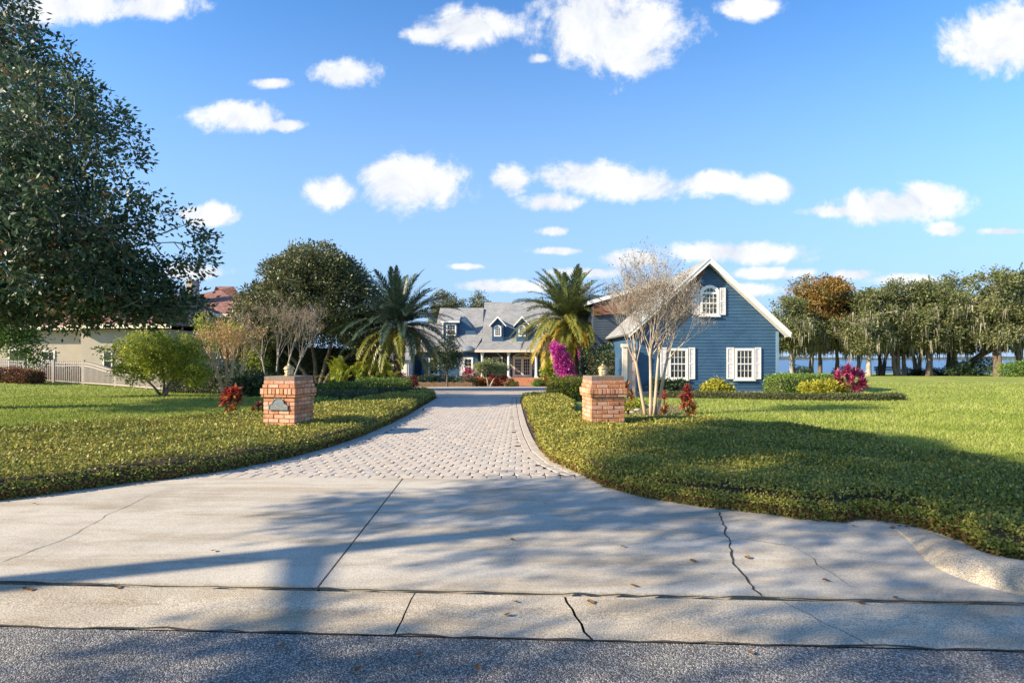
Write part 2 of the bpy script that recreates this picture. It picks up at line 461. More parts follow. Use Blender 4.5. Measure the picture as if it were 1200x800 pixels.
M['flower'] = leafmat('bougainvillea_bract', [(0.0, (.12, .02, .06)), (0.25, (.40, .03, .26)), (0.7, (.60, .07, .40)), (1.0, (.60, .22, .42))], 0.4)
M['jasmine'] = leafmat('jasmine_leaf', [(0.0, (.065, .105, .022)), (0.4, (.205, .215, .036)), (0.75, (.35, .31, .062)), (0.88, (.43, .36, .10)), (0.93, (.14, .065, .022)), (1.0, (.24, .12, .045))], 0.25, 0.5, 0.22)
M['bed'] = mat('bed_litter', [(0.3, (.03, .026, .012)), (0.7, (.085, .06, .028))], 18, 0.95, 0.8, 60)
M['grass'] = leafmat('grass_blade', [(0.0, (.13, .19, .025)), (0.5, (.25, .30, .055)), (1.0, (.40, .40, .13))], 0.35, 0.6, 0.2)
M['moss'] = leafmat('spanish_moss', [(0.0, (.17, .16, .12)), (1.0, (.36, .335, .255))], 0.3, 0.9, 0.1)
M['frond_a'] = leafmat('palm_frond_green', [(0.0, (.050, .080, .030)), (0.5, (.11, .145, .050)), (1.0, (.20, .215, .07))], 0.25, 0.4, 0.5)
M['frond_b'] = leafmat('palm_frond_blue', [(0.0, (.022, .050, .038)), (0.5, (.048, .085, .060)), (1.0, (.10, .135, .085))], 0.2, 0.4, 0.5)
M['frond_y'] = leafmat('palm_frond_yellow', [(0.0, (.19, .145, .020)), (0.5, (.36, .27, .032)), (1.0, (.52, .36, .06))], 0.3, 0.45, 0.4)
M['seed'] = leafmat('seed_head', [(0.0, (.12, .06, .04)), (0.4, (.25, .18, .125)), (1.0, (.40, .345, .27))], 0.2, 0.8, 0.1)
M['farshore'] = mat('far_shore_woods', [(0.3, (.045, .060, .065)), (0.7, (.075, .09, .09))], 0.05, 0.9)

# ------------------------------------------------------------------ polygons
def smooth_poly(pts, n=6):
    out = []
    k = len(pts)
    for i in range(k):
        p0, p1, p2, p3 = (Vector(pts[(i + j - 1) % k]) for j in range(4))
        for s in range(n):
            t = s / n
            q = 0.5 * ((2 * p1) + (p2 - p0) * t + (2 * p0 - 5 * p1 + 4 * p2 - p3) * t * t + (3 * p1 - p0 - 3 * p2 + p3) * t ** 3)
            out.append((q.x, q.y))
    return out

def inside(poly, X, Y):
    P = np.asarray(poly); x0, y0 = P[:, 0], P[:, 1]
    x1, y1 = np.roll(x0, -1), np.roll(y0, -1)
    r = np.zeros(len(X), bool)
    for a, b, c, d in zip(x0, y0, x1, y1):
        if b == d: continue
        c1 = (b > Y) != (d > Y)
        r ^= c1 & (X < (c - a) * (Y - b) / (d - b) + a)
    return r

def area(poly):
    return 0.5 * sum(poly[i][0] * poly[(i + 1) % len(poly)][1] - poly[(i + 1) % len(poly)][0] * poly[i][1] for i in range(len(poly)))

def inset(poly, d):
    k = len(poly); out = []
    sg = 1 if area(poly) > 0 else -1
    for i in range(k):
        a, b, c = Vector(poly[i - 1]), Vector(poly[i]), Vector(poly[(i + 1) % k])
        t = (c - a); t.normalize()
        nrm = Vector((-t.y, t.x)) * sg
        out.append((b.x + nrm.x * d, b.y + nrm.y * d))
    return out

GZ = np.vectorize(gz)

# ------------------------------------------------------------------ the setting
def structure(name, mb, m, **k):
    o = mb.build(name, m, **k); o['kind'] = 'structure'; return o

def build_ground():
    xs = list(np.concatenate([np.array([-900, -500, -250, -130, -80, -55]), np.arange(-40, 60, 1.0), np.array([62, 70, 85, 110, 160, 300, 600, 900])]))
    ys = list(np.concatenate([np.array([3.4, 3.6, 3.8, 4.0, 4.15, 4.3, 5]), np.arange(6, 70, 1.0), np.array([72, 76, 82, 90, 100, 110, 118, 126, 140, 170])]))
    V = []; F = []
    for y in ys:
        for x in xs:
            z = gz(x, y)
            if y > 112: z -= 0.03 * (y - 112)
            V.append((x, y, z))
    nx = len(xs)
    for j in range(len(ys) - 1):
        for i in range(nx - 1):
            F.append((j * nx + i, j * nx + i + 1, (j + 1) * nx + i + 1, (j + 1) * nx + i))
    me = bpy.data.meshes.new('lawn'); me.from_pydata(V, [], F)
    me.polygons.foreach_set('use_smooth', [True] * len(F))
    o = link('lawn', me, M['lawn']); o['kind'] = 'structure'
build_ground()

b = MB(); b.quad((-4000, 108, -1.62), (4000, 108, -1.62), (4000, 4000, -1.62), (-4000, 4000, -1.62))
structure('lake', b, M['water'])
# low wooded far shore across the lake
b = MB(); rngf = np.random.default_rng(5)
xs = np.arange(-2600, 2600, 14.0)
prof = 3.6 + 1.6 * np.sin(xs * .013) + 1.5 * np.sin(xs * .041 + 1) + rngf.normal(0, .9, len(xs))
for i in range(len(xs) - 1):
    x0, x1 = xs[i], xs[i + 1]; h0, h1 = prof[i], prof[i + 1]
    y0 = 1150 + 60 * math.sin(x0 * .0021); y1 = 1150 + 60 * math.sin(x1 * .0021)
    b.add([(x0, y0, -2), (x1, y1, -2), (x1, y1 + 14, h1), (x0, y0 + 14, h0), (x1, y1 + 160, h1 * .8), (x0, y0 + 160, h0 * .8)], [(0, 1, 2, 3), (3, 2, 4, 5)])
structure('far_shore', b, M['farshore'])

# street, gutter, apron: the street runs a little askew of the view
SK = -0.048
def yk(y0, x): return y0 + SK * x
b = MB()
nx = 40
for i in range(nx):
    x0, x1 = -40 + 80 * i / nx, -40 + 80 * (i + 1) / nx
    b.quad((x0, -30, 0.05), (x1, -30, 0.05), (x1, yk(3.125, x1), -0.005), (x0, yk(3.125, x0), -0.005))
structure('street', b, M['asphalt'])
b = MB()
b.quad((-40, yk(2.9, -40), -0.03), (40, yk(2.9, 40), -0.03), (40, yk(4.2, 40), -0.03), (-40, yk(4.2, -40), -0.03))
structure('road_base', b, M['path_dark'])
# gutter slabs, parted at joints and broken at two cracks
rngg = np.random.default_rng(11)
def wob(n, amp): return rngg.normal(0, amp, n)
cuts = [(-40, -40, 0), (-9.2, -9.2, .006), (-3.95, -3.95, .006), (-0.66, -0.685, .010), (0.345, 0.46, .016), (1.78, 2.02, .006), (4.6, 4.55, .006), (9.5, 9.5, .006), (40, 40, 0)]
b = MB()
for k in range(len(cuts) - 1):
    (t0, f0, g0), (t1, f1, g1) = cuts[k], cuts[k + 1]
    n = 12
    zb = lambda x: 0.020
    def edge(t, f, sgn, g, kink):
        pts = []
        for j in range(7):
            q = j / 6
            x = f + (t - f) * q + sgn * g * .5 + kink[j]
            y = 3.135 + (3.672 - 3.135) * q
            pts.append((x, yk(y, x), -0.004 + 0.016 * q))
        return pts
    kk0 = KK if k else np.zeros(7)
    KK = wob(7, .012) if k in (3, 4) else wob(7, .002)
    if k + 1 == len(cuts) - 1: KK = np.zeros(7)
    L = edge(t0, f0, 1, g0, kk0); Rr = edge(t1, f1, -1, g1, KK)
    for j in range(6):
        for s in range(n):
            a, c = s / n, (s + 1) / n
            p = [L[j][q] + (Rr[j][q] - L[j][q]) * a for q in range(3)]
            p2 = [L[j][q] + (Rr[j][q] - L[j][q]) * c for q in range(3)]
            p3 = [L[j + 1][q] + (Rr[j + 1][q] - L[j + 1][q]) * c for q in range(3)]
            p4 = [L[j + 1][q] + (Rr[j + 1][q] - L[j + 1][q]) * a for q in range(3)]
            fe = rngg.normal(0, .004, 4) if j == 0 else np.zeros(4)
            p = (p[0], p[1], p[2]); b.quad(tuple(p), tuple(p2), tuple(p3), tuple(p4))
structure('gutter', b, M['gutter'])

# apron in two slabs either side of a saw joint
PV = 7.20            # where the pavers start
def apron_slab(pts, name):
    b = MB(); b.prism_z(pts, -0.02, 0.022)
    return structure(name, b, M['concrete'])
apron_slab([(-22, yk(3.725, -22)), (-1.352, yk(3.725, -1.352)), (-1.45, PV + .02), (-6.5, PV + .16), (-22, PV + .4)], 'driveway_apron')
jx0, jx1 = -1.335, -1.43
apron_slab([(jx0, yk(3.725, jx0)), (5.5, yk(3.725, 5.5)), (5.5, 5.6), (3.0, 7.0), (1.3, PV), (jx1, PV + .02)], 'driveway_apron')
def crack(path, w, name='crack', z=.0255):
    """an open hairline break: a thin dark ribbon lying on the slab"""
    b = MB(); P = [Vector((p[0], p[1], 0)) for p in path]
    fine = []
    for i in range(len(P) - 1):
        for s in range(6):
            q = P[i].lerp(P[i + 1], s / 6)
            fine.append(q + Vector((rngg.normal(0, .010), rngg.normal(0, .010), 0)))
    fine.append(P[-1])
    vs = []
    for i, p in enumerate(fine):
        d = (fine[min(i + 1, len(fine) - 1)] - fine[max(i - 1, 0)]).normalized()
        nn = Vector((-d.y, d.x, 0)); ww = w * (.5 + abs(rngg.normal(0, .5)))
        if i in (0, len(fine) - 1): ww *= .2
        vs += [(p.x - nn.x * ww, p.y - nn.y * ww, z), (p.x + nn.x * ww, p.y + nn.y * ww, z)]
    b.add(vs, [(2 * i, 2 * i + 1, 2 * i + 3, 2 * i + 2) for i in range(len(fine) - 1)])
    structure(name, b, M['path_dark'])
def fp(u, v): return ((u - 600) * 1.58 / (v - 420), 640 * 1.58 / (v - 420))
crack([fp(841, 598), fp(848, 615), fp(855, 635), fp(857, 655), fp(872, 676), fp(893, 700)], .008)
crack([fp(182, 578), fp(125, 604), fp(80, 630), fp(0, 660)], .003)
crack([fp(1000, 690), fp(930, 640), fp(800, 622), fp(742, 612)], .0022)

crack([(x, yk(3.697, x)) for x in np.arange(-9, 5.6, .8)], .012, 'slab_joint', .0172)
crack([(x, yk(3.128, x)) for x in np.arange(-9, 9, .8)], .009, 'road_edge_joint', .0025)
# curb that rises out of the apron's right flank and turns along the street
def build_curb():
    path = [(3.62, 5.35), (3.66, 5.05), (3.62, 4.75), (3.53, 4.45), (3.44, 4.20), (3.42, 4.00), (3.52, 3.82), (3.78, 3.70), (4.3, 3.63), (6, 3.53), (10, 3.33), (24, 2.66)]
    hh = [.0, .015, .045, .08, .11, .13, .14, .145, .15, .15, .15, .15]
    ww = [.07, .11, .15, .18, .2, .2, .2, .19, .17, .16, .15, .15]
    fine = []
    for i in range(len(path) - 1):
        for s in range(4):
            t = s / 4
            fine.append((Vector(path[i]).lerp(Vector(path[i + 1]), t), hh[i] + (hh[i + 1] - hh[i]) * t, ww[i] + (ww[i + 1] - ww[i]) * t))
    fine.append((Vector(path[-1]), hh[-1], ww[-1]))
    for _ in range(2):
        q = [fine[0]]
        for i in range(1, len(fine) - 1):
            q.append(((fine[i - 1][0] + fine[i][0] * 2 + fine[i + 1][0]) / 4, fine[i][1], fine[i][2]))
        fine = q + [fine[-1]]
    prof = [(-1, -.05), (-1, .75), (-.8, .95), (-.4, 1.0), (.1, .97), (.5, .75), (.8, .35), (1.1, .05), (1.15, -.05)]
    b = MB(); vs = []; k = len(prof)
    for i, (p, h, w) in enumerate(fine):
        d = (fine[min(i + 1, len(fine) - 1)][0] - fine[max(i - 1, 0)][0]).normalized()
        left = Vector((-d.y, d.x))          # towards the bed
        for a, c in prof:
            off = left * (-a * w)
            z = 0.02 + h * c if c > 0 else -.05
            vs.append((p.x + off.x, p.y + off.y, z))
    fs = []
    for i in range(len(fine) - 1):
        for j in range(k - 1):
            fs.append((i * k + j, i * k + j + 1, (i + 1) * k + j + 1, (i + 1) * k + j))
    b.add(vs, fs, 0, True)
    structure('curb', b, M['gutter'])
build_curb()

# paved drive: sand bed below, tumbled pavers above, border courses along both sides
DL = [(-4.5, 7.35), (-4.05, 7.75), (-3.62, 8.5), (-3.3, 9.6), (-3.1, 11.0), (-2.98, 13), (-2.95, 16), (-2.98, 19), (-3.05, 22.5)]
DR = [(1.22, 7.2), (.95, 7.55), (.68, 8.3), (.5, 9.4), (.42, 11), (.37, 13), (.34, 16), (.33, 19), (.36, 22.5)]
def side(S, y):
    ys = [p[1] for p in S]; return float(np.interp(y, ys, [p[0] for p in S]))
def strip(name, ys, fl, fr, dz, m, nx=6):
    b = MB()
    for j in range(len(ys) - 1):
        for i in range(nx):
            q = []
            for (y, a) in ((ys[j], i), (ys[j], i + 1), (ys[j + 1], i + 1), (ys[j + 1], i)):
                x = fl(y) + (fr(y) - fl(y)) * a / nx
                q.append((x, y, max(gz(x, y), gz(x, y) if y > 5 else 0) + dz))
            b.quad(*q)
    return structure(name, b, m)
strip('driveway_bed', list(np.arange(7.15, 22.6, .5)), lambda y: side(DL, y) - .25, lambda y: side(DR, y) + .25, .006, M['paverbed'])
def build_pavers():
    rng = np.random.default_rng(3)
    b = MB()
    def stone(c, ax, L, W, cut, mi):
        a = Vector((math.cos(ax), math.sin(ax))); n = Vector((-a.y, a.x))
        l, w = L / 2, W / 2
        o = [(-l + cut, -w), (l - cut, -w), (l, -w + cut), (l, w - cut), (l - cut, w), (-l + cut, w), (-l, w - cut), (-l, -w + cut)]
        dz = rng.normal(0, .0015); tx, ty = rng.normal(0, .006, 2)
        vs = []
        for s, z in ((1.0, .012), (.93, .024)):
            for p in o:
                q = Vector(c) + a * p[0] * s + n * p[1] * s
                vs.append((q.x, q.y, gz(q.x, q.y) + z + dz + (p[0] * tx + p[1] * ty)))
        fs = [tuple(range(8, 16))] + [(i, (i + 1) % 8, 8 + (i + 1) % 8, 8 + i) for i in range(8)]
        b.add(vs, fs, mi)
    def mi(): return int(rng.integers(0, 3))
    y = PV + .30; row = 0
    while y < 22.4:
        l, r = side(DL, y), side(DR, y)
        s = .205
        x = -5.2 + (row % 2) * s / 2 + (y - 7) * .018
        while x < 1.6:
            if l + .30 < x < r - .30:
                stone((x + rng.normal(0, .003), y + rng.normal(0, .003)), rng.normal(0, .02), .198, .196, .033, mi())
            x += s
        y += .202; row += 1
    # header course against the apron
    x = -4.35
    while x < 1.25:
        stone((x, PV + .105 + (x + 1.4) * -.012), rng.normal(0, .008) , .188, .17, .008, mi()); x += .196
    # border courses
    for S, sg in ((DL, 1), (DR, -1)):
        y = PV + .28
        while y < 22.4:
            dx = (side(S, y + .1) - side(S, y - .1)) / .2
            a = math.atan2(1, dx)
            for off, w in ((.09, .15), (.245, .13)):
                stone((side(S, y) + sg * off, y), a, .2 / math.cos(math.atan(dx)) * .5 + .09, w, .01, mi())
            y += .2
    me_mats = [M['paver'], M['paver2'], M['paver3']]
    structure('driveway', b, me_mats)
M['paver2'] = mat('paver_warm', [(0.25, (.335, .285, .235)), (0.5, (.41, .355, .295)), (0.75, (.465, .41, .345))], 3.1, 0.85, 0.4, 70, fine=(60, .14))
M['paver3'] = mat('paver_grey', [(0.25, (.29, .26, .225)), (0.5, (.37, .335, .295)), (0.75, (.43, .39, .345))], 3.7, 0.85, 0.4, 70, fine=(60, .14))
build_pavers()
CL = [(-3.05, 22.3), (-4.0, 25), (-7.5, 29), (-9.5, 34), (-10.5, 42), (-9.5, 48), (-6, 51), (-1, 52.5), (-.3, 56.2)]
CR = [(.36, 22.3), (1.2, 24), (4.3, 26.5), (5.0, 30), (5.2, 38), (5.2, 46), (4.2, 51), (2.4, 52.5), (2.4, 56.2)]
strip('courtyard', [22.3, 23, 24, 25, 26, 27, 28, 29, 30, 32, 34, 36, 38, 40, 42, 44, 46, 48, 49, 50, 51, 51.8, 52.5, 54, 56.2], lambda y: side(CL, y), lambda y: side(CR, y), .03, M['court'], 10)

# ------------------------------------------------------------------ ground cover
def bed(name, label, pts, h, n0, seed, undul=.05):
    rng = np.random.default_rng(seed)
    P = smooth_poly(pts, 5)
    if area(P) < 0: P.reverse()
    P = [(x + rng.normal(0, .022), y + rng.normal(0, .022)) for x, y in P]
    rings = [(0.0, 0.0), (-.02, .5), (.01, .84), (.07, .97), (.18, 1.0)]
    V = []; F = []; k = len(P)
    for d, z in rings:
        Q = inset(P, d)
        V += [(x, y, max(gz(x, y), -.0) * (1 if y > 4.4 else 0) + (gz(x, y) if y > 22 else 0) * 0 + (gz(x, y) if y > 4.4 else 0.0) * 0 + z * h + .004) for x, y in Q]
    for r in range(len(rings) - 1):
        for i in range(k):
            j = (i + 1) % k
            F.append((r * k + i, r * k + j, (r + 1) * k + j, (r + 1) * k + i))
    F.append(tuple(range((len(rings) - 1) * k, len(rings) * k)))
    me = bpy.data.meshes.new(name); me.from_pydata(V, [], F)
    bm = bmesh.new(); bm.from_mesh(me); bmesh.ops.recalc_face_normals(bm, faces=bm.faces); bm.to_mesh(me); bm.free()
    me.calc_loop_triangles()
    VV = np.array(V)
    T = np.array([t.vertices[:] for t in me.loop_triangles]); NN = np.array([t.normal[:] for t in me.loop_triangles])
    A, B, C = VV[T[:, 0]], VV[T[:, 1]], VV[T[:, 2]]
    ar = np.linalg.norm(np.cross(B - A, C - A), axis=1) * .5
    # the outer face of the bed gets its full share of leaves
    wgt = ar * np.where(np.abs(NN[:, 2]) < .8, 1.5, 1.0)
    idx = rng.choice(len(T), n0, p=wgt / wgt.sum())
    r1 = np.sqrt(rng.random(n0))[:, None]; r2 = rng.random(n0)[:, None]
    Pt = A[idx] * (1 - r1) + B[idx] * r1 * (1 - r2) + C[idx] * r1 * r2
    N = NN[idx]
    dist = np.hypot(Pt[:, 0], Pt[:, 1])
    keep = rng.random(n0) < np.minimum(1, (6.0 / dist) ** 1.3)
    keep &= Pt[:, 1] > 2.6
    Pt, N, dist = Pt[keep], N[keep], dist[keep]; n = len(Pt)
    und = undul * (np.sin(Pt[:, 0] * 2.3 + 1.3 * np.sin(Pt[:, 1] * 1.7)) * np.sin(Pt[:, 1] * 2.9 + np.sin(Pt[:, 0] * 3.1)) * .5 + .5)
    topness = np.clip((N[:, 2] - .3) / .5, 0, 1)
    Pt = Pt + N * (rng.random(n) * .045 + und * topness)[:, None] + rng.normal(0, .012, (n, 3))
    D = unit(N * .35 + rng.normal(0, .75, (n, 3)))
    Nn = unit(N + np.array([0, 0, .3]) + rng.normal(0, .38, (n, 3)))
    size = .029 * np.maximum(1, dist / 6.0) ** .62 * rng.uniform(.65, 1.3, n)
    patch = .5 + .5 * np.sin(Pt[:, 0] * .9 + 2 * np.sin(Pt[:, 1] * .6)) * np.sin(Pt[:, 1] * 1.3 + 1)
    tint = np.clip(rng.normal(.36, .2, n) + patch * .24, 0, .86)
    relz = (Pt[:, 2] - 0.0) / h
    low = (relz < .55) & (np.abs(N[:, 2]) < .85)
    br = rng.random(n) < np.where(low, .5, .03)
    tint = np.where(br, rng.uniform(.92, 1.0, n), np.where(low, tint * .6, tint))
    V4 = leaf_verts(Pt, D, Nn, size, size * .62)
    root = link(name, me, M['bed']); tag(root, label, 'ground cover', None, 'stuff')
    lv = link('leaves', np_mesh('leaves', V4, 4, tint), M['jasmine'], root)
    return P

LB = [(-20, 4.7), (-13, 5.0), (-9, 5.35), (-6.9, 5.7), gp(0, 588), gp(150, 568), gp(280, 550), gp(400, 520), gp(470, 490), (-3.12, 18), (-3.15, 22),
      (-3.5, 22.9), (-4.4, 21.5), (-5.2, 17.5), (-5.6, 15), (-6.2, 13.7), (-7.5, 12.5), (-9.8, 10.6), (-13, 9.4), (-20, 8.6)]
RB = [(.47, 19.8), (.49, 16.5), (.52, 13), (.56, 11), gp(645, 538), gp(690, 562), gp(760, 585), gp(900, 605), (3.05, 5.36), (3.55, 5.38), (3.88, 5.05), (3.90, 4.6), (3.84, 4.25), (4.1, 4.0), (5, 3.84), (7, 3.76),
      (7.2, 4.5), (6.55, 5.6), (6.25, 6.8), (6.15, 8), (5.95, 9.7), (5.2, 11.2), (4.0, 12.2), (2.6, 12.7), (1.7, 13.0), (1.45, 14.0), (1.75, 15.5), (1.9, 18), (1.5, 20)]
PLB = bed('groundcover_bed', 'low clipped bed of star jasmine left of the paved drive, around the pillar with the plaque', LB, .23, 520000, 21, .075)
PRB = bed('groundcover_bed', 'low clipped bed of star jasmine right of the paved drive, running down to the curb', RB, .23, 520000, 22, .075)

# ------------------------------------------------------------------ lawn blades
def grass():
    rng = np.random.default_rng(8)
    def field(poly, n, y0, y1, xw):
        t = rng.random(n); y = 1 / (1 / y0 + t * (1 / y1 - 1 / y0))
        x = (rng.random(n) * 2 - 1) * xw * y + 0
        k = inside(poly, x, y); return x[k], y[k]
    right = [(6.0, 9.9), (6.3, 6.6), (7.5, 4.6), (16, 4.6), (40, 25), (40, 36), (16, 36), (12.6, 24), (5.5, 20.7), (2.6, 19), (2.3, 15.8), (2.6, 13), (4.2, 12.4), (5.4, 11.3)]
    left = [(-9.8, 10.8), (-7.5, 12.7), (-6.3, 14), (-6.6, 17), (-8, 21), (-10, 25), (-18, 33), (-34, 33), (-16, 9.6), (-13, 9.6)]
    a = field(right, 330000, 5, 36, 1.05); c = field(left, 330000, 8.5, 34, 1.05)
    X = np.concatenate([a[0], c[0]]); Y = np.concatenate([a[1], c[1]]); n = len(X)
    Z = GZ(X, Y)
    d = np.hypot(X, Y); s = np.maximum(1, d / 9) ** .8
    hgt = rng.uniform(.025, .055, n) * np.minimum(s, 1.6); w = .007 * s * rng.uniform(.7, 1.4, n)
    ang = rng.random(n) * 2 * math.pi; lean = rng.normal(0, .5, (n, 2)) * hgt[:, None]
    V = np.zeros((n, 3, 3))
    V[:, 0] = np.stack([X - np.cos(ang) * w, Y - np.sin(ang) * w, Z - .005], 1)
    V[:, 1] = np.stack([X + np.cos(ang) * w, Y + np.sin(ang) * w, Z - .005], 1)
    V[:, 2] = np.stack([X + lean[:, 0], Y + lean[:, 1], Z + hgt], 1)
    patch = np.sin(X * .7 + 1.5 * np.sin(Y * .5)) * np.sin(Y * .9 + 1) + .7 * np.sin(X * 2.1 + Y * 1.3 + 2 * np.sin(Y * .8)) * np.sin(Y * 2.6 - X * .6)
    tint = np.clip(rng.normal(.46, .2, n) + .17 * patch, 0, 1)
    o = link('grass', np_mesh('grass', V.reshape(-1, 3), 3, tint), M['grass'])
    tag(o, 'short mown grass of the lawns either side of the drive', 'grass', None, 'stuff')
grass()
M['leadroof'] = mat('lead_roof', [(0.3, (.10, .13, .16)), (0.7, (.15, .18, .21))], 3, 0.5)

# ------------------------------------------------------------------ windows and walls
def outline(xc, w, z0, z1, rise=0.0, n=10):
    """window outline in x,z: bottom corners, then over the (arched) head from right to left"""
    pts = [(xc - w / 2, z0), (xc + w / 2, z0)]
    for i in range(n + 1):
        t = i / n
        x = xc + w / 2 - w * t
        pts.append((x, z1 + (rise * math.sin(math.pi * t) ** .7 if rise else 0)))
    return pts

def window(root, org, xc, w, z0, z1, y, cols, rows, trim=.10, rise=0.0, tm=None, mid=True, sill=True, deep=.05):
    """w,z0,z1 are the glass; y is the wall face; the front is towards -y"""
    tm = tm or M['white']
    fr = MB(org)
    o = outline(xc, w + 2 * trim, z0 - trim, z1 + trim, rise * 1.12); i = outline(xc, w, z0, z1, rise)
    fr.ring(o, i, y - deep, y + .02)
    wd = fr.build('window', tm, root)
    mu = MB(org)
    for c in range(1, cols):
        x = xc - w / 2 + w * c / cols
        t = c / cols
        top = z1 + (rise * math.sin(math.pi * t) ** .7 if rise else 0)
        mu.box(x - .009, x + .009, y - deep + .020, y - .006, z0, top)
    for r in range(1, rows):
        z = z0 + (z1 - z0) * r / rows
        hw = .026 if (mid and r == rows // 2) else .009
        mu.box(xc - w / 2, xc + w / 2, y - deep + (.012 if hw > .02 else .022), y - .007, z - hw, z + hw)
    if rise:
        mu.box(xc - w / 2, xc + w / 2, y - deep + .010, y - .007, z1 - .045, z1 + .045)
    mu.build('muntins', tm, wd)
    gl = MB(org); gl.prism_y(i, y - .012, y - .002); gl.build('pane', M['glass'], wd)
    if sill:
        sl = MB(org); sl.box(xc - w / 2 - trim - .04, xc + w / 2 + trim + .04, y - deep - .05, y - .002, z0 - trim - .05, z0 - trim - .002)
        sl.build('sill', tm, wd)
    return wd

def shutter(root, org, x0, x1, z0, z1, y):
    s = MB(org); w = .05; f = y - .045
    s.box(x0, x0 + w, f, y - .004, z0, z1); s.box(x1 - w, x1, f, y - .004, z0, z1)
    for a, b_ in ((z0, z0 + .07), ((z0 + z1) / 2 - .035, (z0 + z1) / 2 + .035), (z1 - .06, z1)):
        s.box(x0 + w, x1 - w, f + .002, y - .004, a, b_)
    n = int((z1 - z0) / .055)
    for i in range(n):
        z = z0 + (z1 - z0) * (i + .5) / n
        s.add([(x0 + w, f + .008, z - .028), (x1 - w, f + .008, z - .028), (x1 - w, f + .030, z + .026), (x0 + w, f + .030, z + .026)], [(0, 1, 2, 3)])
    s.build('shutter', M['shutter'], root)

def clapboard(mb, y, zs, xl, xr, lap=.145, mi=0):
    z0, z1 = zs; n = max(1, int(round((z1 - z0) / lap))); d = (z1 - z0) / n
    for i in range(n):
        a, c = z0 + i * d, z0 + (i + 1) * d
        p = [(xl(a), y - .022, a), (xr(a), y - .022, a), (xr(c), y - .004, c), (xl(c), y - .004, c)]
        mb.add(p, [(0, 1, 2, 3)], mi)
        mb.add([(xl(a), y - .003, a), (xr(a), y - .003, a), (xr(a), y - .022, a), (xl(a), y - .022, a)], [(0, 1, 2, 3)], mi)

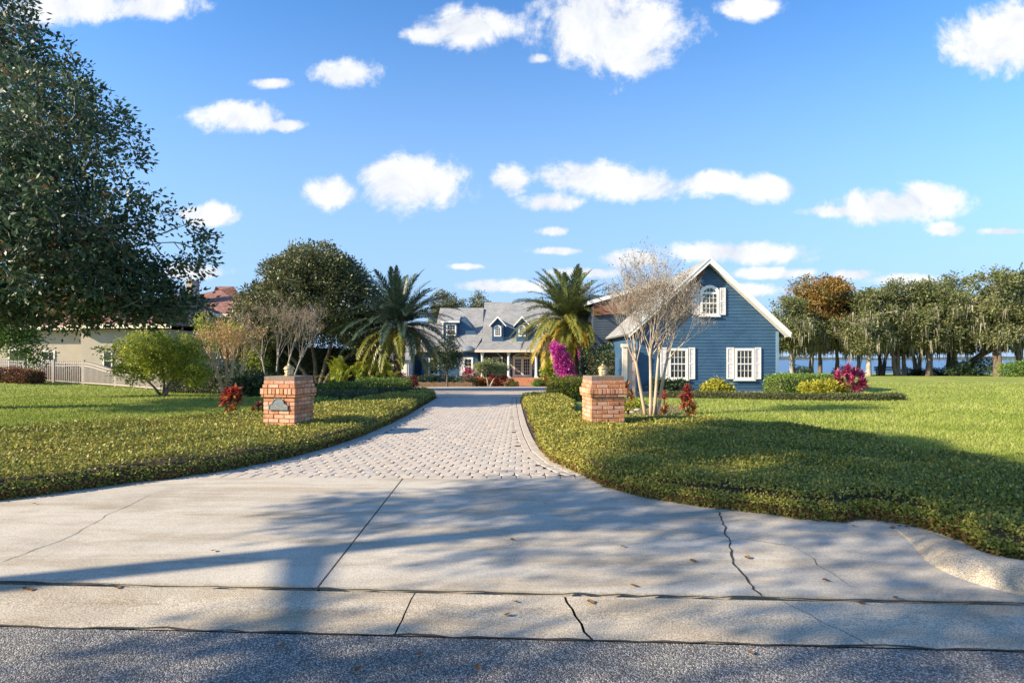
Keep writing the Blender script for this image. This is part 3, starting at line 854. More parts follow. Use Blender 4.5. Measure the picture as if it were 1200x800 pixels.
# ------------------------------------------------------------------ blue gabled wing
def gabled_wing():
    CX, YW, YB = 8.68, 24.40, 36.5
    WL, WR = 5.50, 11.88
    gzf = -.05
    org = (CX, YW, gzf)
    t = thing('gabled_house', 'navy clapboard gable house end with three white shuttered windows beside the right lawn', 'house', org)
    k = .936                                  # slope of both roof planes
    RZ, EZ, EX = 6.02, 2.72, 3.53             # ridge height, eave height, half span at the eave
    wl = lambda z: max(WL, CX - (RZ - .16 - z) / k + .02)
    wr = lambda z: min(WR, CX + (RZ - .16 - z) / k - .02)
    b = MB(org)
    clapboard(b, YW, (.14, 5.75), wl, wr)
    clapboard(b, YW, (5.75, 5.84), wl, wr, .09)
    ztop = RZ - .2 - (WR - CX) * k
    # body behind the boards
    prof = [(WL + .01, -.5), (WR - .01, -.5), (WR - .01, RZ - .2 - (WR - .01 - CX) * k), (CX, RZ - .2), (WL + .01, RZ - .2 - (CX - WL - .01) * k)]
    b.prism_y(prof, YW, YB)
    b.build('wall', M['navy'], t)
    b = MB(org)
    b.box(WR - .10, WR + .025, YW - .04, YW + .10, .14, ztop - .02)
    b.build('corner_board', M['bluegrey'], t); b = MB(org)
    b.box(WL - .025, WL + .10, YW - .04, YW + .10, .14, RZ - .22 - (CX - WL) * k)
    b.build('corner_board', M['bluegrey'], t)
    b = MB(org); b.box(WL - .02, WR + .03, YW - .035, YB - .1, -.5, .138); b.build('foundation', M['plinth'], t)
    Y0 = YW - .42
    roof = MB(org)
    for sg in (-1, 1):
        roof.slab([(CX, Y0, RZ), (CX + sg * EX, Y0, RZ - EX * k), (CX + sg * EX, YB + .4, RZ - EX * k), (CX, YB + .4, RZ)], .09)
    rf = roof.build('roof', M['shingle'], t)
    for sg in (-1, 1):
        rk = MB(org); L = .18
        rk.prism_y([(CX, RZ + .012), (CX + sg * (EX + .02), RZ - EX * k + .0), (CX + sg * (EX + .02), RZ - EX * k - L * 1.1), (CX, RZ - L * 1.37)], Y0 - .035, Y0 - .003)
        rk.prism_y([(CX, RZ + .035), (CX + sg * (EX + .05), RZ - EX * k + .02), (CX + sg * (EX + .05), RZ - EX * k - .05), (CX, RZ - .05)], Y0 - .06, Y0 - .037)
        rk.build('rake_board', M['white'], rf)
        so_ = MB(org)
        so_.slab([(CX, Y0 + .005, RZ - .135), (CX + sg * EX, Y0 + .005, RZ - EX * k - .135), (CX + sg * EX, YW - .03, RZ - EX * k - .135), (CX, YW - .03, RZ - .135)], .02)
        so_.build('soffit', M['white'] if sg > 0 else M['rust'], rf)
    fz = MB(org)
    fz.prism_y([(CX - .08, RZ - .30), (WL - .02, RZ - .30 - (CX - WL - .06) * k), (WL - .02, RZ - .62 - (CX - WL - .06) * k), (CX - .08, RZ - .60)], YW - .075, YW - .045)
    fz.build('frieze_board', M['rust'], t, )
    tag(t.children[-1], 'brown stained frieze board under the left rake')
    ev = MB(org); ev.box(CX + EX + .002, CX + EX + .10, Y0 + .05, YB + .4, RZ - EX * k - .16, RZ - EX * k - .02); ev.build('gutter_pipe', M['white'], rf)
    y = YW - .024
    def X(u): return (u - 600) / 640 * YW
    def Z(v): return H + (420 - v) / 640 * YW
    window(t, org, X(872), .66, Z(441.8), Z(410.8), y, 4, 4, .11)
    shutter(t, org, X(851.2), X(859.6), Z(444), Z(407), y); shutter(t, org, X(884.4), X(891.2), Z(444), Z(407), y)
    window(t, org, X(794.3), .66, Z(441.8), Z(410.8), y, 4, 4, .11)
    shutter(t, org, X(773.6), X(782), Z(444), Z(407), y); shutter(t, org, X(806.8), X(814), Z(444), Z(407), y)
    window(t, org, X(831.2), .64, Z(367.2), Z(343.5), y, 4, 4, .11, rise=.22)
    shutter(t, org, X(810.2), X(819.2), Z(369), Z(337.5), y); shutter(t, org, X(843.2), X(849.8), Z(369), Z(337.5), y)
    # long low-pitched roof that runs off the ridge to the left, with its brown cheek
    YS = 30.0
    sh = MB(org)
    p = [(CX, YS, RZ - .03), (4.2, YS, 4.72), (4.2, YB + .3, 4.72), (CX, YB + .3, RZ - .03)]
    sh.slab(p, .10); srf = sh.build('shed_roof', M['shingle'], t)
    rk = MB(org); rk.prism_y([(CX - .05, RZ + .0), (4.15, 4.74), (4.15, 4.54), (CX - .05, RZ - .22)], YS - .05, YS - .004); rk.build('rake_board', M['white'], srf)
    ck = MB(org); ck.prism_y([(CX - .2, RZ - .2), (4.5, 4.62), (4.5, 3.95), (6.3, 4.15)], YS + .1, YS + .2)
    ck.build('cheek_wall', M['rust'], t)
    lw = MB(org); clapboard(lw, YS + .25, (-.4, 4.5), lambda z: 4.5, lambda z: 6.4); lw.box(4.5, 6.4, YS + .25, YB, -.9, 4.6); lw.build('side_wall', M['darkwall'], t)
    # tan post and pink door of the bay left of the gable
    pb = MB(org); pb.box(4.86, 5.06, 23.95, 24.15, -.5, 2.1); pb.box(4.82, 5.10, 23.9, 24.2, 2.103, 2.24); pb.build('post', M['cream'], t)
    dr = MB(org); dr.box(5.07, 5.46, 24.06, 24.14, -.5, 2.05)
    for i in range(4): dr.box(5.11, 5.42, 24.04, 24.058, .02 + i * .5, .44 + i * .5)
    dr.build('door', M['door'], t)
    return t
gabled_wing()

# ------------------------------------------------------------------ main house
def main_house():
    org = (0, 59.5, -1.3)
    t = thing('main_house', 'blue main house with grey roof, dormers and columned porch at the end of the drive', 'house', org)
    YW = 59.6; FZ = -.42
    b = MB(org)
    b.prism_y([(-13.4, -2), (7.5, -2), (7.5, 2.5), (-13.4, 2.5)], YW + .02, 70)
    clapboard(b, 58.0, (-1.0, 2.4), lambda z: -9.6, lambda z: -3.62, .16)
    b.box(-9.59, -3.63, 58.0, 59.6, -2, 2.4)
    b.build('wall', M['navy'], t)
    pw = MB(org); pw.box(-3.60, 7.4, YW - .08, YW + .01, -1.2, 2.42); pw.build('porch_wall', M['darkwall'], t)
    # roofs
    k = .954
    def plane(y): return 3.45 + k * (y - 59.2)
    RY, RZ = 64.2, plane(64.2)
    r = MB(org)
    r.slab([(-3.25, 59.2, 3.45), (9.5, 59.2, 3.45), (9.5, RY, RZ), (-3.25, RY, RZ)], .15)
    r.slab([(-3.25, RY, RZ), (9.5, RY, RZ), (9.5, 70, 3.0), (-3.25, 70, 3.0)], .15)
    r.slab([(-3.85, 57.1, 2.50), (9.5, 57.1, 2.50), (9.5, 59.25, 3.49), (-3.25, 59.25, 3.49)], .12)
    r.slab([(-8.6, 59.9, 3.9), (-3.27, 59.9, 3.9), (-3.27, 63.1, 7.45), (-8.3, 63.1, 7.45)], .15)
    r.slab([(-8.3, 63.1, 7.45), (-3.27, 63.1, 7.45), (-3.27, 70, 3.0), (-8.3, 70, 3.0)], .15)
    r.slab([(-9.9, 57.7, 2.52), (-3.9, 57.7, 2.52), (-3.27, 59.95, 3.95), (-9.9, 59.95, 3.95)], .12)
    r.slab([(-13.6, 59.2, 2.4), (-8.3, 59.2, 2.4), (-8.3, 63, 5.6), (-13.6, 63, 5.6)], .15)
    roof = r.build('roof', M['shingle'], t)
    g = MB(org); g.prism_y([(-3.25, -1), (7.4, -1), (7.4, 3.2), (3.0, RZ - .3), (-3.1, RZ - .3), (-3.2, 3.3)], 64.25, 64.4); g.build('inner_gable', M['navy'], t)
    e = MB(org)
    e.box(-3.9, 9.5, 57.02, 57.08, 2.26, 2.50); e.box(-9.95, -3.95, 57.62, 57.68, 2.30, 2.52)
    e.build('fascia', M['cream'], roof)
    # dormers
    for xc in (-1.55, 1.08, 3.71):
        d = MB(org); w = .62; y0 = 59.2; ez, az = 5.32, 6.05
        yb = y0 + (az - 3.45) / k
        clapboard(d, y0, (3.42, ez), lambda z: xc - w, lambda z: xc + w, .16)
        d.prism_y([(xc - w + .01, 3.4), (xc + w - .01, 3.4), (xc + w - .01, ez + .05), (xc, az - .02), (xc - w + .01, ez + .05)], y0, yb + .3)
        dm = d.build('dormer', M['navy'], t)
        rr = MB(org)
        for sg in (-1, 1):
            rr.slab([(xc, y0 - .25, az + .1), (xc + sg * (w + .25), y0 - .25, ez - .12), (xc + sg * (w + .25), yb + .5, ez - .12), (xc, yb + .5, az + .1)], .07)
        rr.build('dormer_roof', M['shingle'], dm)
        tr = MB(org)
        for sg in (-1, 1):
            tr.prism_y([(xc, az + .16), (xc + sg * (w + .3), ez - .14), (xc + sg * (w + .3), ez - .32), (xc, az - .08)], y0 - .30, y0 - .255)
        tr.build('rake_board', M['white'], dm)
        o_, i_ = outline(xc, .78, 3.98, 5.02, .20), outline(xc, .52, 4.12, 4.92, .16)
        f = MB(org); f.ring(o_, i_, y0 - .09, y0 - .02)
        for c in (1, 2): f.box(xc - .26 + .173 * c - .014, xc - .26 + .173 * c + .014, y0 - .07, y0 - .03, 4.12, 5.0)
        for zq in (4.38, 4.62, 4.90): f.box(xc - .26, xc + .26, y0 - .072, y0 - .028, zq - .016, zq + .016)
        f.build('window', M['white'], dm)
        gl = MB(org); gl.prism_y(i_, y0 - .034, y0 - .023); gl.build('pane', M['glass'], dm)
    for xa in (-.90, 1.73):
        lk = MB(org); y0 = 59.75
        lk.prism_y([(xa, 3.5), (xa + 1.3, 3.5), (xa + 1.3, 4.75), (xa, 5.30)], y0, y0 + 1.3)
        lw = lk.build('linking_wall', M['navy'], t)
        q = MB(org); q.slab([(xa - .02, y0 - .12, 5.40), (xa + 1.36, y0 - .12, 4.83), (xa + 1.36, y0 + 1.5, 4.83), (xa - .02, y0 + 1.5, 5.40)], .10); q.build('coping', M['white'], lw)
    # left upper bay and half gable
    d = MB(org); y0 = 59.9
    clapboard(d, y0, (3.85, 5.55), lambda z: -7.55, lambda z: -5.95, .16)
    d.box(-7.54, -5.96, y0, y0 + 1.6, 3.6, 5.55)
    dm = d.build('bay_wall', M['navy'], t)
    q = MB(org); q.slab([(-7.75, y0 - .25, 5.66), (-5.75, y0 - .25, 5.66), (-5.75, y0 + 2.0, 6.6), (-7.75, y0 + 2.0, 6.6)], .08); q.build('bay_roof', M['shingle'], dm)
    q = MB(org); q.box(-7.78, -5.72, y0 - .31, y0 - .26, 5.52, 5.70); q.box(-7.66, -7.52, y0 - .06, y0 - .03, 3.9, 5.5); q.build('trim', M['white'], dm)
    window(t, org, -6.66, .82, 4.25, 5.22, y0 - .024, 3, 4, .14)
    d = MB(org); d.prism_y([(-5.94, 3.9), (-3.80, 3.9), (-3.80, 4.2), (-5.25, 6.28), (-5.94, 5.4)], y0 + .30, y0 + .45); d.build('half_gable', M['navy'], t)
    # bay window with metal roof low on the wing
    q = MB(org); q.lathe((-4.55, 58.0, 0), [(.90, 2.40), (.78, 2.54), (.55, 2.72), (.28, 2.88), (.05, 2.96)], 12); q.build('metal_roof', M['leadroof'], t)
    window(t, org, -4.66, .66, -.0, 1.52, 57.976, 2, 4, .20)
    shutter(t, org, -5.55, -5.08, -.2, 1.72, 57.976)
    window(t, org, -8.3, .8, 0, 1.5, 57.976, 2, 4, .16)
    # white side wing left of the palm trunk
    q = MB(org); q.box(-13.2, -10.6, 56.0, 59.5, -2, 1.35); sw = q.build('side_wing', M['white'], t)
    q = MB(org); q.slab([(-13.5, 55.7, 1.5), (-10.3, 55.7, 1.5), (-10.3, 59.6, 2.4), (-13.5, 59.6, 2.4)], .12); q.build('side_wing_roof', M['shingle'], sw)
    q = MB(org); q.box(-11.9, -11.55, 55.97, 55.995, -1.2, 1.3); q.box(-10.95, -10.75, 55.96, 55.995, -1.2, 1.3); q.build('pilaster', M['cream'], sw)
    # porch
    q = MB(org); q.box(-3.6, 7.4, 57.15, 59.5, -1.9, FZ); q.build('porch_floor', M['brick'], t)
    for xc in (-3.12, -.36, 2.55, 5.45):
        q = MB(org)
        q.box(xc - .20, xc + .20, 57.22, 57.62, FZ, FZ + .14); q.box(xc - .20, xc + .20, 57.22, 57.62, 2.10, 2.24)
        q.lathe((xc, 57.42, 0), [(.155, FZ + .14), (.165, FZ + .22), (.145, FZ + .30), (.125, 1.95), (.15, 2.02), (.155, 2.10)], 14)
        q.build('column', M['white'], t)
    q = MB(org); q.box(-3.6, 7.4, 57.2, 57.6, 2.24, 2.42); q.build('porch_beam', M['cream'], t)
    q = MB(org)
    for i in range(5): q.box(-.05, 2.28, 55.75 + .30 * i, 57.14 if i == 4 else 55.75 + .30 * (i + 1) - .003, -1.9, -1.17 + .155 * i)
    q.build('steps', M['brick'], t)
    y = YW - .082; xc = 1.12
    # french doors with fanlight and sidelights
    f = MB(org); f.ring(outline(xc, 2.10, FZ, 1.80, 0), outline(xc, 1.86, FZ + .02, 1.70, 0), y - .09, y - .002)
    dr = f.build('door_frame', M['cream'], t)
    for sg in (-1, 1):
        lc = xc + sg * .465
        q = MB(org); q.ring(outline(lc, .92, FZ + .03, 1.69), outline(lc, .64, FZ + .28, 1.55), y - .07, y - .004)
        for c in (1, 2): q.box(lc - .32 + .2133 * c - .015, lc - .32 + .2133 * c + .015, y - .06, y - .02, FZ + .28, 1.55)
        for r_ in range(1, 5): q.box(lc - .32, lc + .32, y - .062, y - .018, FZ + .28 + .338 * r_ - .015, FZ + .28 + .338 * r_ + .015)
        q.build('door_leaf', M['cream'], dr)
        q = MB(org); q.box(lc - .33, lc + .33, y - .020, y - .006, FZ + .27, 1.56); q.build('pane', M['glass'], dr)
    q = MB(org); q.ring(outline(xc, 2.10, 1.803, 1.84, .34), outline(xc, 1.80, 1.806, 1.83, .26), y - .09, y - .002)
    for i in range(1, 4):
        a = math.pi * i / 4; q.tube([(xc, y - .04, 1.82), (xc + .86 * math.cos(a), y - .04, 1.82 + .25 * math.sin(a))], .018, 4)
    fl = q.build('fanlight', M['cream'], t)
    q = MB(org); q.prism_y(outline(xc, 1.80, 1.81, 1.83, .26), y - .018, y - .006); q.build('pane', M['glass'], fl)
    for sg in (-1, 1):
        window(t, org, xc + sg * 1.30, .26, .5, 1.60, y, 2, 3, .04, tm=M['cream'], sill=False)
    window(t, org, -1.62, .92, -.05, 1.62, y, 2, 4, .13, tm=M['cream'])
    window(t, org, 3.95, .92, -.05, 1.62, y, 2, 4, .13, tm=M['cream'])
    return t
main_house()

# ------------------------------------------------------------------ neighbour's villa
def villa():
    org = (-28, 40, 0)
    t = thing('neighbour_villa', 'cream stucco villa with red clay tile roof behind the fence and the big left tree', 'house', org)
    def XX(u, Y): return (u - 600) / 640 * Y
    Y1, Y2 = 39.0, 41.0
    b = MB(org)
    b.box(-46, XX(95, Y2), Y2, 52, -.5, 3.7)
    b.box(XX(95, Y1), XX(196, Y1), Y1, 51.9, -.5, 3.7)
    b.box(XX(150, 47), XX(292, 47), 47, 60, -.5, 5.2)
    w = b.build('wall', M['stucco'], t)
    r = MB(org)
    def hip(x0, x1, y0, y1, ez, rz, run):
        a, c, d, e = (x0, y0, ez), (x1, y0, ez), (x1, y1, ez), (x0, y1, ez)
        ym = (y0 + y1) / 2; p, q = (x0 + run, ym, rz), (x1 - run, ym, rz)
        r.add([a, c, d, e, p, q], [(0, 1, 5, 4), (1, 2, 5), (2, 3, 4, 5), (3, 0, 4), (3, 2, 1, 0)])
    hip(-47, XX(95, Y2) + .5, Y2 - .7, 53, 3.98, 7.0, 5.5)
    hip(XX(95, Y1) - .5, XX(196, Y1) + .7, Y1 - .7, 52.5, 3.99, 6.9, 3.4)
    hip(XX(150, 47) - 1, XX(292, 47) + .8, 46.2, 60, 5.35, 8.6, 7.0)
    rf = r.build('roof', M['tile'], t)
    q = MB(org)
    for x0, x1, y0, z in ((-47, XX(95, Y2) + .5, Y2 - .7, 3.98), (XX(95, Y1) - .5, XX(196, Y1) + .7, Y1 - .7, 3.99), (XX(150, 47) - 1, XX(292, 47) + .8, 46.2, 5.35)):
        q.box(x0 - .04, x1 + .04, y0 - .05, y0 - .004, z - .26, z + .02)
    q.box(XX(95, Y1) - .54, XX(95, Y1) - .504, Y1 - .7, Y1 + 3, 3.73, 4.0)
    q.build('fascia', M['fascia'], rf)
    q = MB(org); q.box(XX(208, 47), XX(215, 47), 48.2, 49.4, 5.4, 8.4); q.box(XX(207, 47), XX(216, 47), 48.1, 49.5, 8.4, 8.55); q.build('chimney', M['stucco'], rf)
    window(t, org, XX(22, Y2), 1.3, .6, 2.2, Y2, 2, 2, .1); window(t, org, XX(57, Y2), .8, .8, 2.1, Y2, 2, 2, .1); window(t, org, XX(126.5, Y1), .5, .9, 2.0, Y1, 1, 2, .1)
villa()

# ------------------------------------------------------------------ fence
def fence():
    posts = [((-76, 32.5), 1.26), ((-40, 32.5), 1.26), ((-5, 32.5), 1.26), ((29, 32.5), 1.26), ((63, 32.5), 1.28), ((98, 32.3), 1.38), ((135, 31), 1.04), ((172, 29.2), .95), ((212, 27.6), .95)]
    P = []
    for (u, v), h in posts:
        Y = v; xx = (u - 600) / 640 * Y; P.append((Vector((xx, Y, gz(xx, Y))), h))
    org = tuple(P[4][0])
    t = thing('picket_fence', 'beige metal picket fence across the left lawn in front of the villa', 'fence', org)
    for p, h in P:
        b = MB(org); s = .055
        g_ = p.z; b.box(p.x - s, p.x + s, p.y - s, p.y + s, g_ - .1, g_ + h + .06); b.box(p.x - s - .012, p.x + s + .012, p.y - s - .012, p.y + s + .012, g_ + h + .06, g_ + h + .09)
        b.build('post', M['fence'], t)
    for i in range(len(P) - 1):
        (a, ha), (c, hc) = P[i], P[i + 1]
        d = c - a; za, zc = a.z, c.z; d.z = 0; L = d.length; n = int(L / .115); b = MB(org)
        dirv = d.normalized(); nv = Vector((-dirv.y, dirv.x, 0))
        sag = lambda s: (ha + (hc - ha) * (s * s * (3 - 2 * s)))
        for j in range(1, n):
            s = j / n; q = a + d * s; h = sag(s); w = .019
            zg = za + (zc - za) * s; b.box(q.x - w, q.x + w, q.y - w, q.y + w, zg + .06, zg + h)
        for f0 in (.08, -.10, -.26):
            m = 10
            for j in range(m):
                s0, s1 = j / m, (j + 1) / m
                q0, q1 = a + d * s0, a + d * s1
                z0 = .12 if f0 > 0 else sag(s0) + f0; z1 = .12 if f0 > 0 else sag(s1) + f0
                z0 += za + (zc - za) * s0; z1 += za + (zc - za) * s1
                off = nv * .02
                vs = []
                for q, z in ((q0, z0), (q1, z1)):
                    vs += [(q.x - off.x, q.y - off.y, z - .025), (q.x + off.x, q.y + off.y, z - .025), (q.x + off.x, q.y + off.y, z + .025), (q.x - off.x, q.y - off.y, z + .025)]
                b.add(vs, [(0, 1, 5, 4), (1, 2, 6, 5), (2, 3, 7, 6), (3, 0, 4, 7)])
        b.build('fence_panel', M['fence'], t)
fence()

# ------------------------------------------------------------------ brick gate pillars with lanterns
def pillar(loc, rot, label, plaque, seed):
    rng = np.random.default_rng(seed)
    t = thing('brick_pillar', label, 'pillar', loc, rot)
    hw = .345
    core = MB(); core.box(-hw + .012, hw - .012, -hw + .012, hw - .012, -.05, 1.225); core.build('mortar_core', M['mortar'], t)
    b = MB()
    g = .011
    def course(z0, z1, half, n, off, depth=.10, vertical=False):
        """a ring of bricks round the shaft"""
        z1 -= g
        for side in range(4):
            L = 2 * half
            x = -half
            step = L / n
            edges = [-half] + [-half + step * (i + off) for i in range(n + (0 if off == 0 else 1))][(1 if off == 0 else 0):] + [half]
            edges = sorted(set(round(min(max(e, -half), half), 4) for e in edges))
            for i in range(len(edges) - 1):
                a, c = edges[i] + g / 2, edges[i + 1] - g / 2
                if i == 0: a = edges[0] + (0 if side % 2 == 0 else depth)
                if i == len(edges) - 2: c = edges[-1] - (0 if side % 2 == 0 else depth)
                if c - a < .02: continue
                j = rng.normal(0, .0035); jz = rng.normal(0, .0015)
                y0, y1 = -half - j, -half + depth
                pts = [(a, y0), (c, y0), (c, y1), (a, y1)]
                ca, sa = math.cos(side * math.pi / 2), math.sin(side * math.pi / 2)
                pts = [(p[0] * ca - p[1] * sa, p[0] * sa + p[1] * ca) for p in pts]
                b.prism_z(pts, z0 + jz, z1 + jz, int(rng.choice([0, 0, 1, 2, 3])))
    z = -.03
    for i in range(10):
        course(z, z + .084, hw, 3, 0 if i % 2 else .5); z += .084
    course(z, z + .058, hw + .035, 3, .25); z += .058
    course(z, z + .125, hw + .045, 9, 0); z += .125
    course(z, z + .080, hw + .012, 3, .5); z += .080
    course(z, z + .075, hw - .004, 3, 0); z += .075
    b.build('bricks', [M['brick'], M['brick2'], M['brick3'], M['brick4']], t, bevel=.006)
    c = MB(); c.box(-hw + .09, hw - .09, -hw + .09, hw - .09, 1.20, z - .012); c.build('cap', M['mortar'], t)
    if plaque:
        def shape(s):
            w, h = .215 * s, .105 * s
            pts = [(-w, -h), (w, -h), (w, -h * .15), (w * .86, h * .0)]
            for i in range(9):
                a = math.pi * i / 8
                pts.append((w * .62 * math.cos(a), h * .25 + h * 1.0 * math.sin(a)))
            return pts + [(-w * .86, 0), (-w, -h * .15)]
        cz = .665
        q = MB(); q.prism_y([(x, zz + cz) for x, zz in shape(1)], -hw - .028, -hw - .004)
        pl = q.build('plaque', M['plaque'], t)
        q = MB(); q.ring([(x, zz + cz) for x, zz in shape(.99)], [(x, zz + cz) for x, zz in shape(.88)], -hw - .036, -hw - .027); q.build('plaque_rim', M['plaque'], pl)
    return t, z
M['brick2'] = mat('brick_orange', [(0.3, (.40, .155, .06)), (0.7, (.54, .26, .12))], 6, 0.85, 0.7, 60, fine=(45, .2), bdist=.006)
M['brick3'] = mat('brick_buff', [(0.3, (.46, .255, .15)), (0.7, (.58, .37, .25))], 6, 0.85, 0.7, 60, fine=(45, .2), bdist=.006)
M['brick4'] = mat('brick_pink', [(0.3, (.42, .19, .125)), (0.7, (.53, .29, .21))], 6, 0.85, 0.7, 60, fine=(45, .2), bdist=.006)
def lantern(loc, rot, label):
    t = thing('pillar_lantern', label, 'lantern', loc, rot)
    b = MB(); b.lathe((0, 0, 0), [(.075, 0), (.075, .018), (.042, .03), (.036, .075), (.05, .095), (.088, .108), (.095, .125), (.06, .13)], 16); b.build('base', M['bronze'], t)
    b = MB(); b.lathe((0, 0, 0), [(.072, .130), (.080, .16), (.080, .225), (.072, .245)], 16); b.build('glass', M['glow'], t)
    b = MB()
    for i in range(8):
        a = 2 * math.pi * i / 8
        b.tube([(.082 * math.cos(a), .082 * math.sin(a), .125), (.091 * math.cos(a), .091 * math.sin(a), .19), (.082 * math.cos(a), .082 * math.sin(a), .25)], .0065, 5)
    b.lathe((0, 0, 0), [(.086, .186), (.094, .190), (.094, .198), (.086, .202)], 16)
    b.build('cage', M['bronze'], t)
    b = MB(); b.lathe((0, 0, 0), [(.108, .243), (.112, .255), (.100, .275), (.075, .305), (.04, .325), (.018, .333), (.022, .345), (.012, .36)], 18); b.build('hood', M['bronze'], t)
PLL, PLR = (-4.57, 11.20, .02), (1.88, 11.30, .02)
_, ztop = pillar(PLL, R(-11), 'brick gate pillar with an arched grey plaque left of the drive', True, 4)
pillar(PLR, R(8), 'brick gate pillar without plaque right of the drive near the bare crape myrtle', False, 6)
lantern((PLL[0], PLL[1], ztop - .012), 0, 'brass lantern on top of the pillar with the plaque')
lantern((PLR[0], PLR[1], ztop - .012), .3, 'brass lantern on top of the right pillar without plaque')

# ------------------------------------------------------------------ plant kit
def rot2(p, a):
    return (p[0] * math.cos(a) - p[1] * math.sin(a), p[0] * math.sin(a) + p[1] * math.cos(a))

def bez(a, b, c, n):
    return [a * (1 - t) ** 2 + b * 2 * t * (1 - t) + c * t * t for t in np.linspace(0, 1, n)]

def lobe_points(rng, lobes, n, hollow):
    L = np.array(lobes, float)
    w = (L[:, 3] * L[:, 4] * L[:, 5]) ** .8; k = rng.choice(len(L), n, p=w / w.sum())
    d = rdir(rng, n); r = (hollow ** 3 + (1 - hollow ** 3) * rng.random(n)) ** (1 / 3)
    return L[k, :3] + d * L[k, 3:6] * r[:, None], d, k

def leaves(rng, C, out, per, cr, L, W, flat=.7, up=.5, hang=0.0, tint0=(.0, 1.0), clump=.6, axis=None):
    """leaf blades scattered round the clump centres C"""
    n = len(C) * per
    i = np.repeat(np.arange(len(C)), per)
    q = rng.normal(0, .5, (n, 3)); q[:, 2] *= flat
    P = C[i] + q * (cr if np.isscalar(cr) else cr[i][:, None])
    D = unit(unit(q) * .6 + out[i] * .5 + rng.normal(0, .55, (n, 3)) + np.array([0, 0, -hang]))
    N = unit(rng.normal(0, .6, (n, 3)) + np.array([0, 0, up]))
    s = rng.uniform(.65, 1.3, n)
    t = clump * rng.random(len(C))[i] + (1 - clump) * rng.random(n)
    t = tint0[0] + (tint0[1] - tint0[0]) * t
    return leaf_verts(P, D, N, L * s, W * s), t

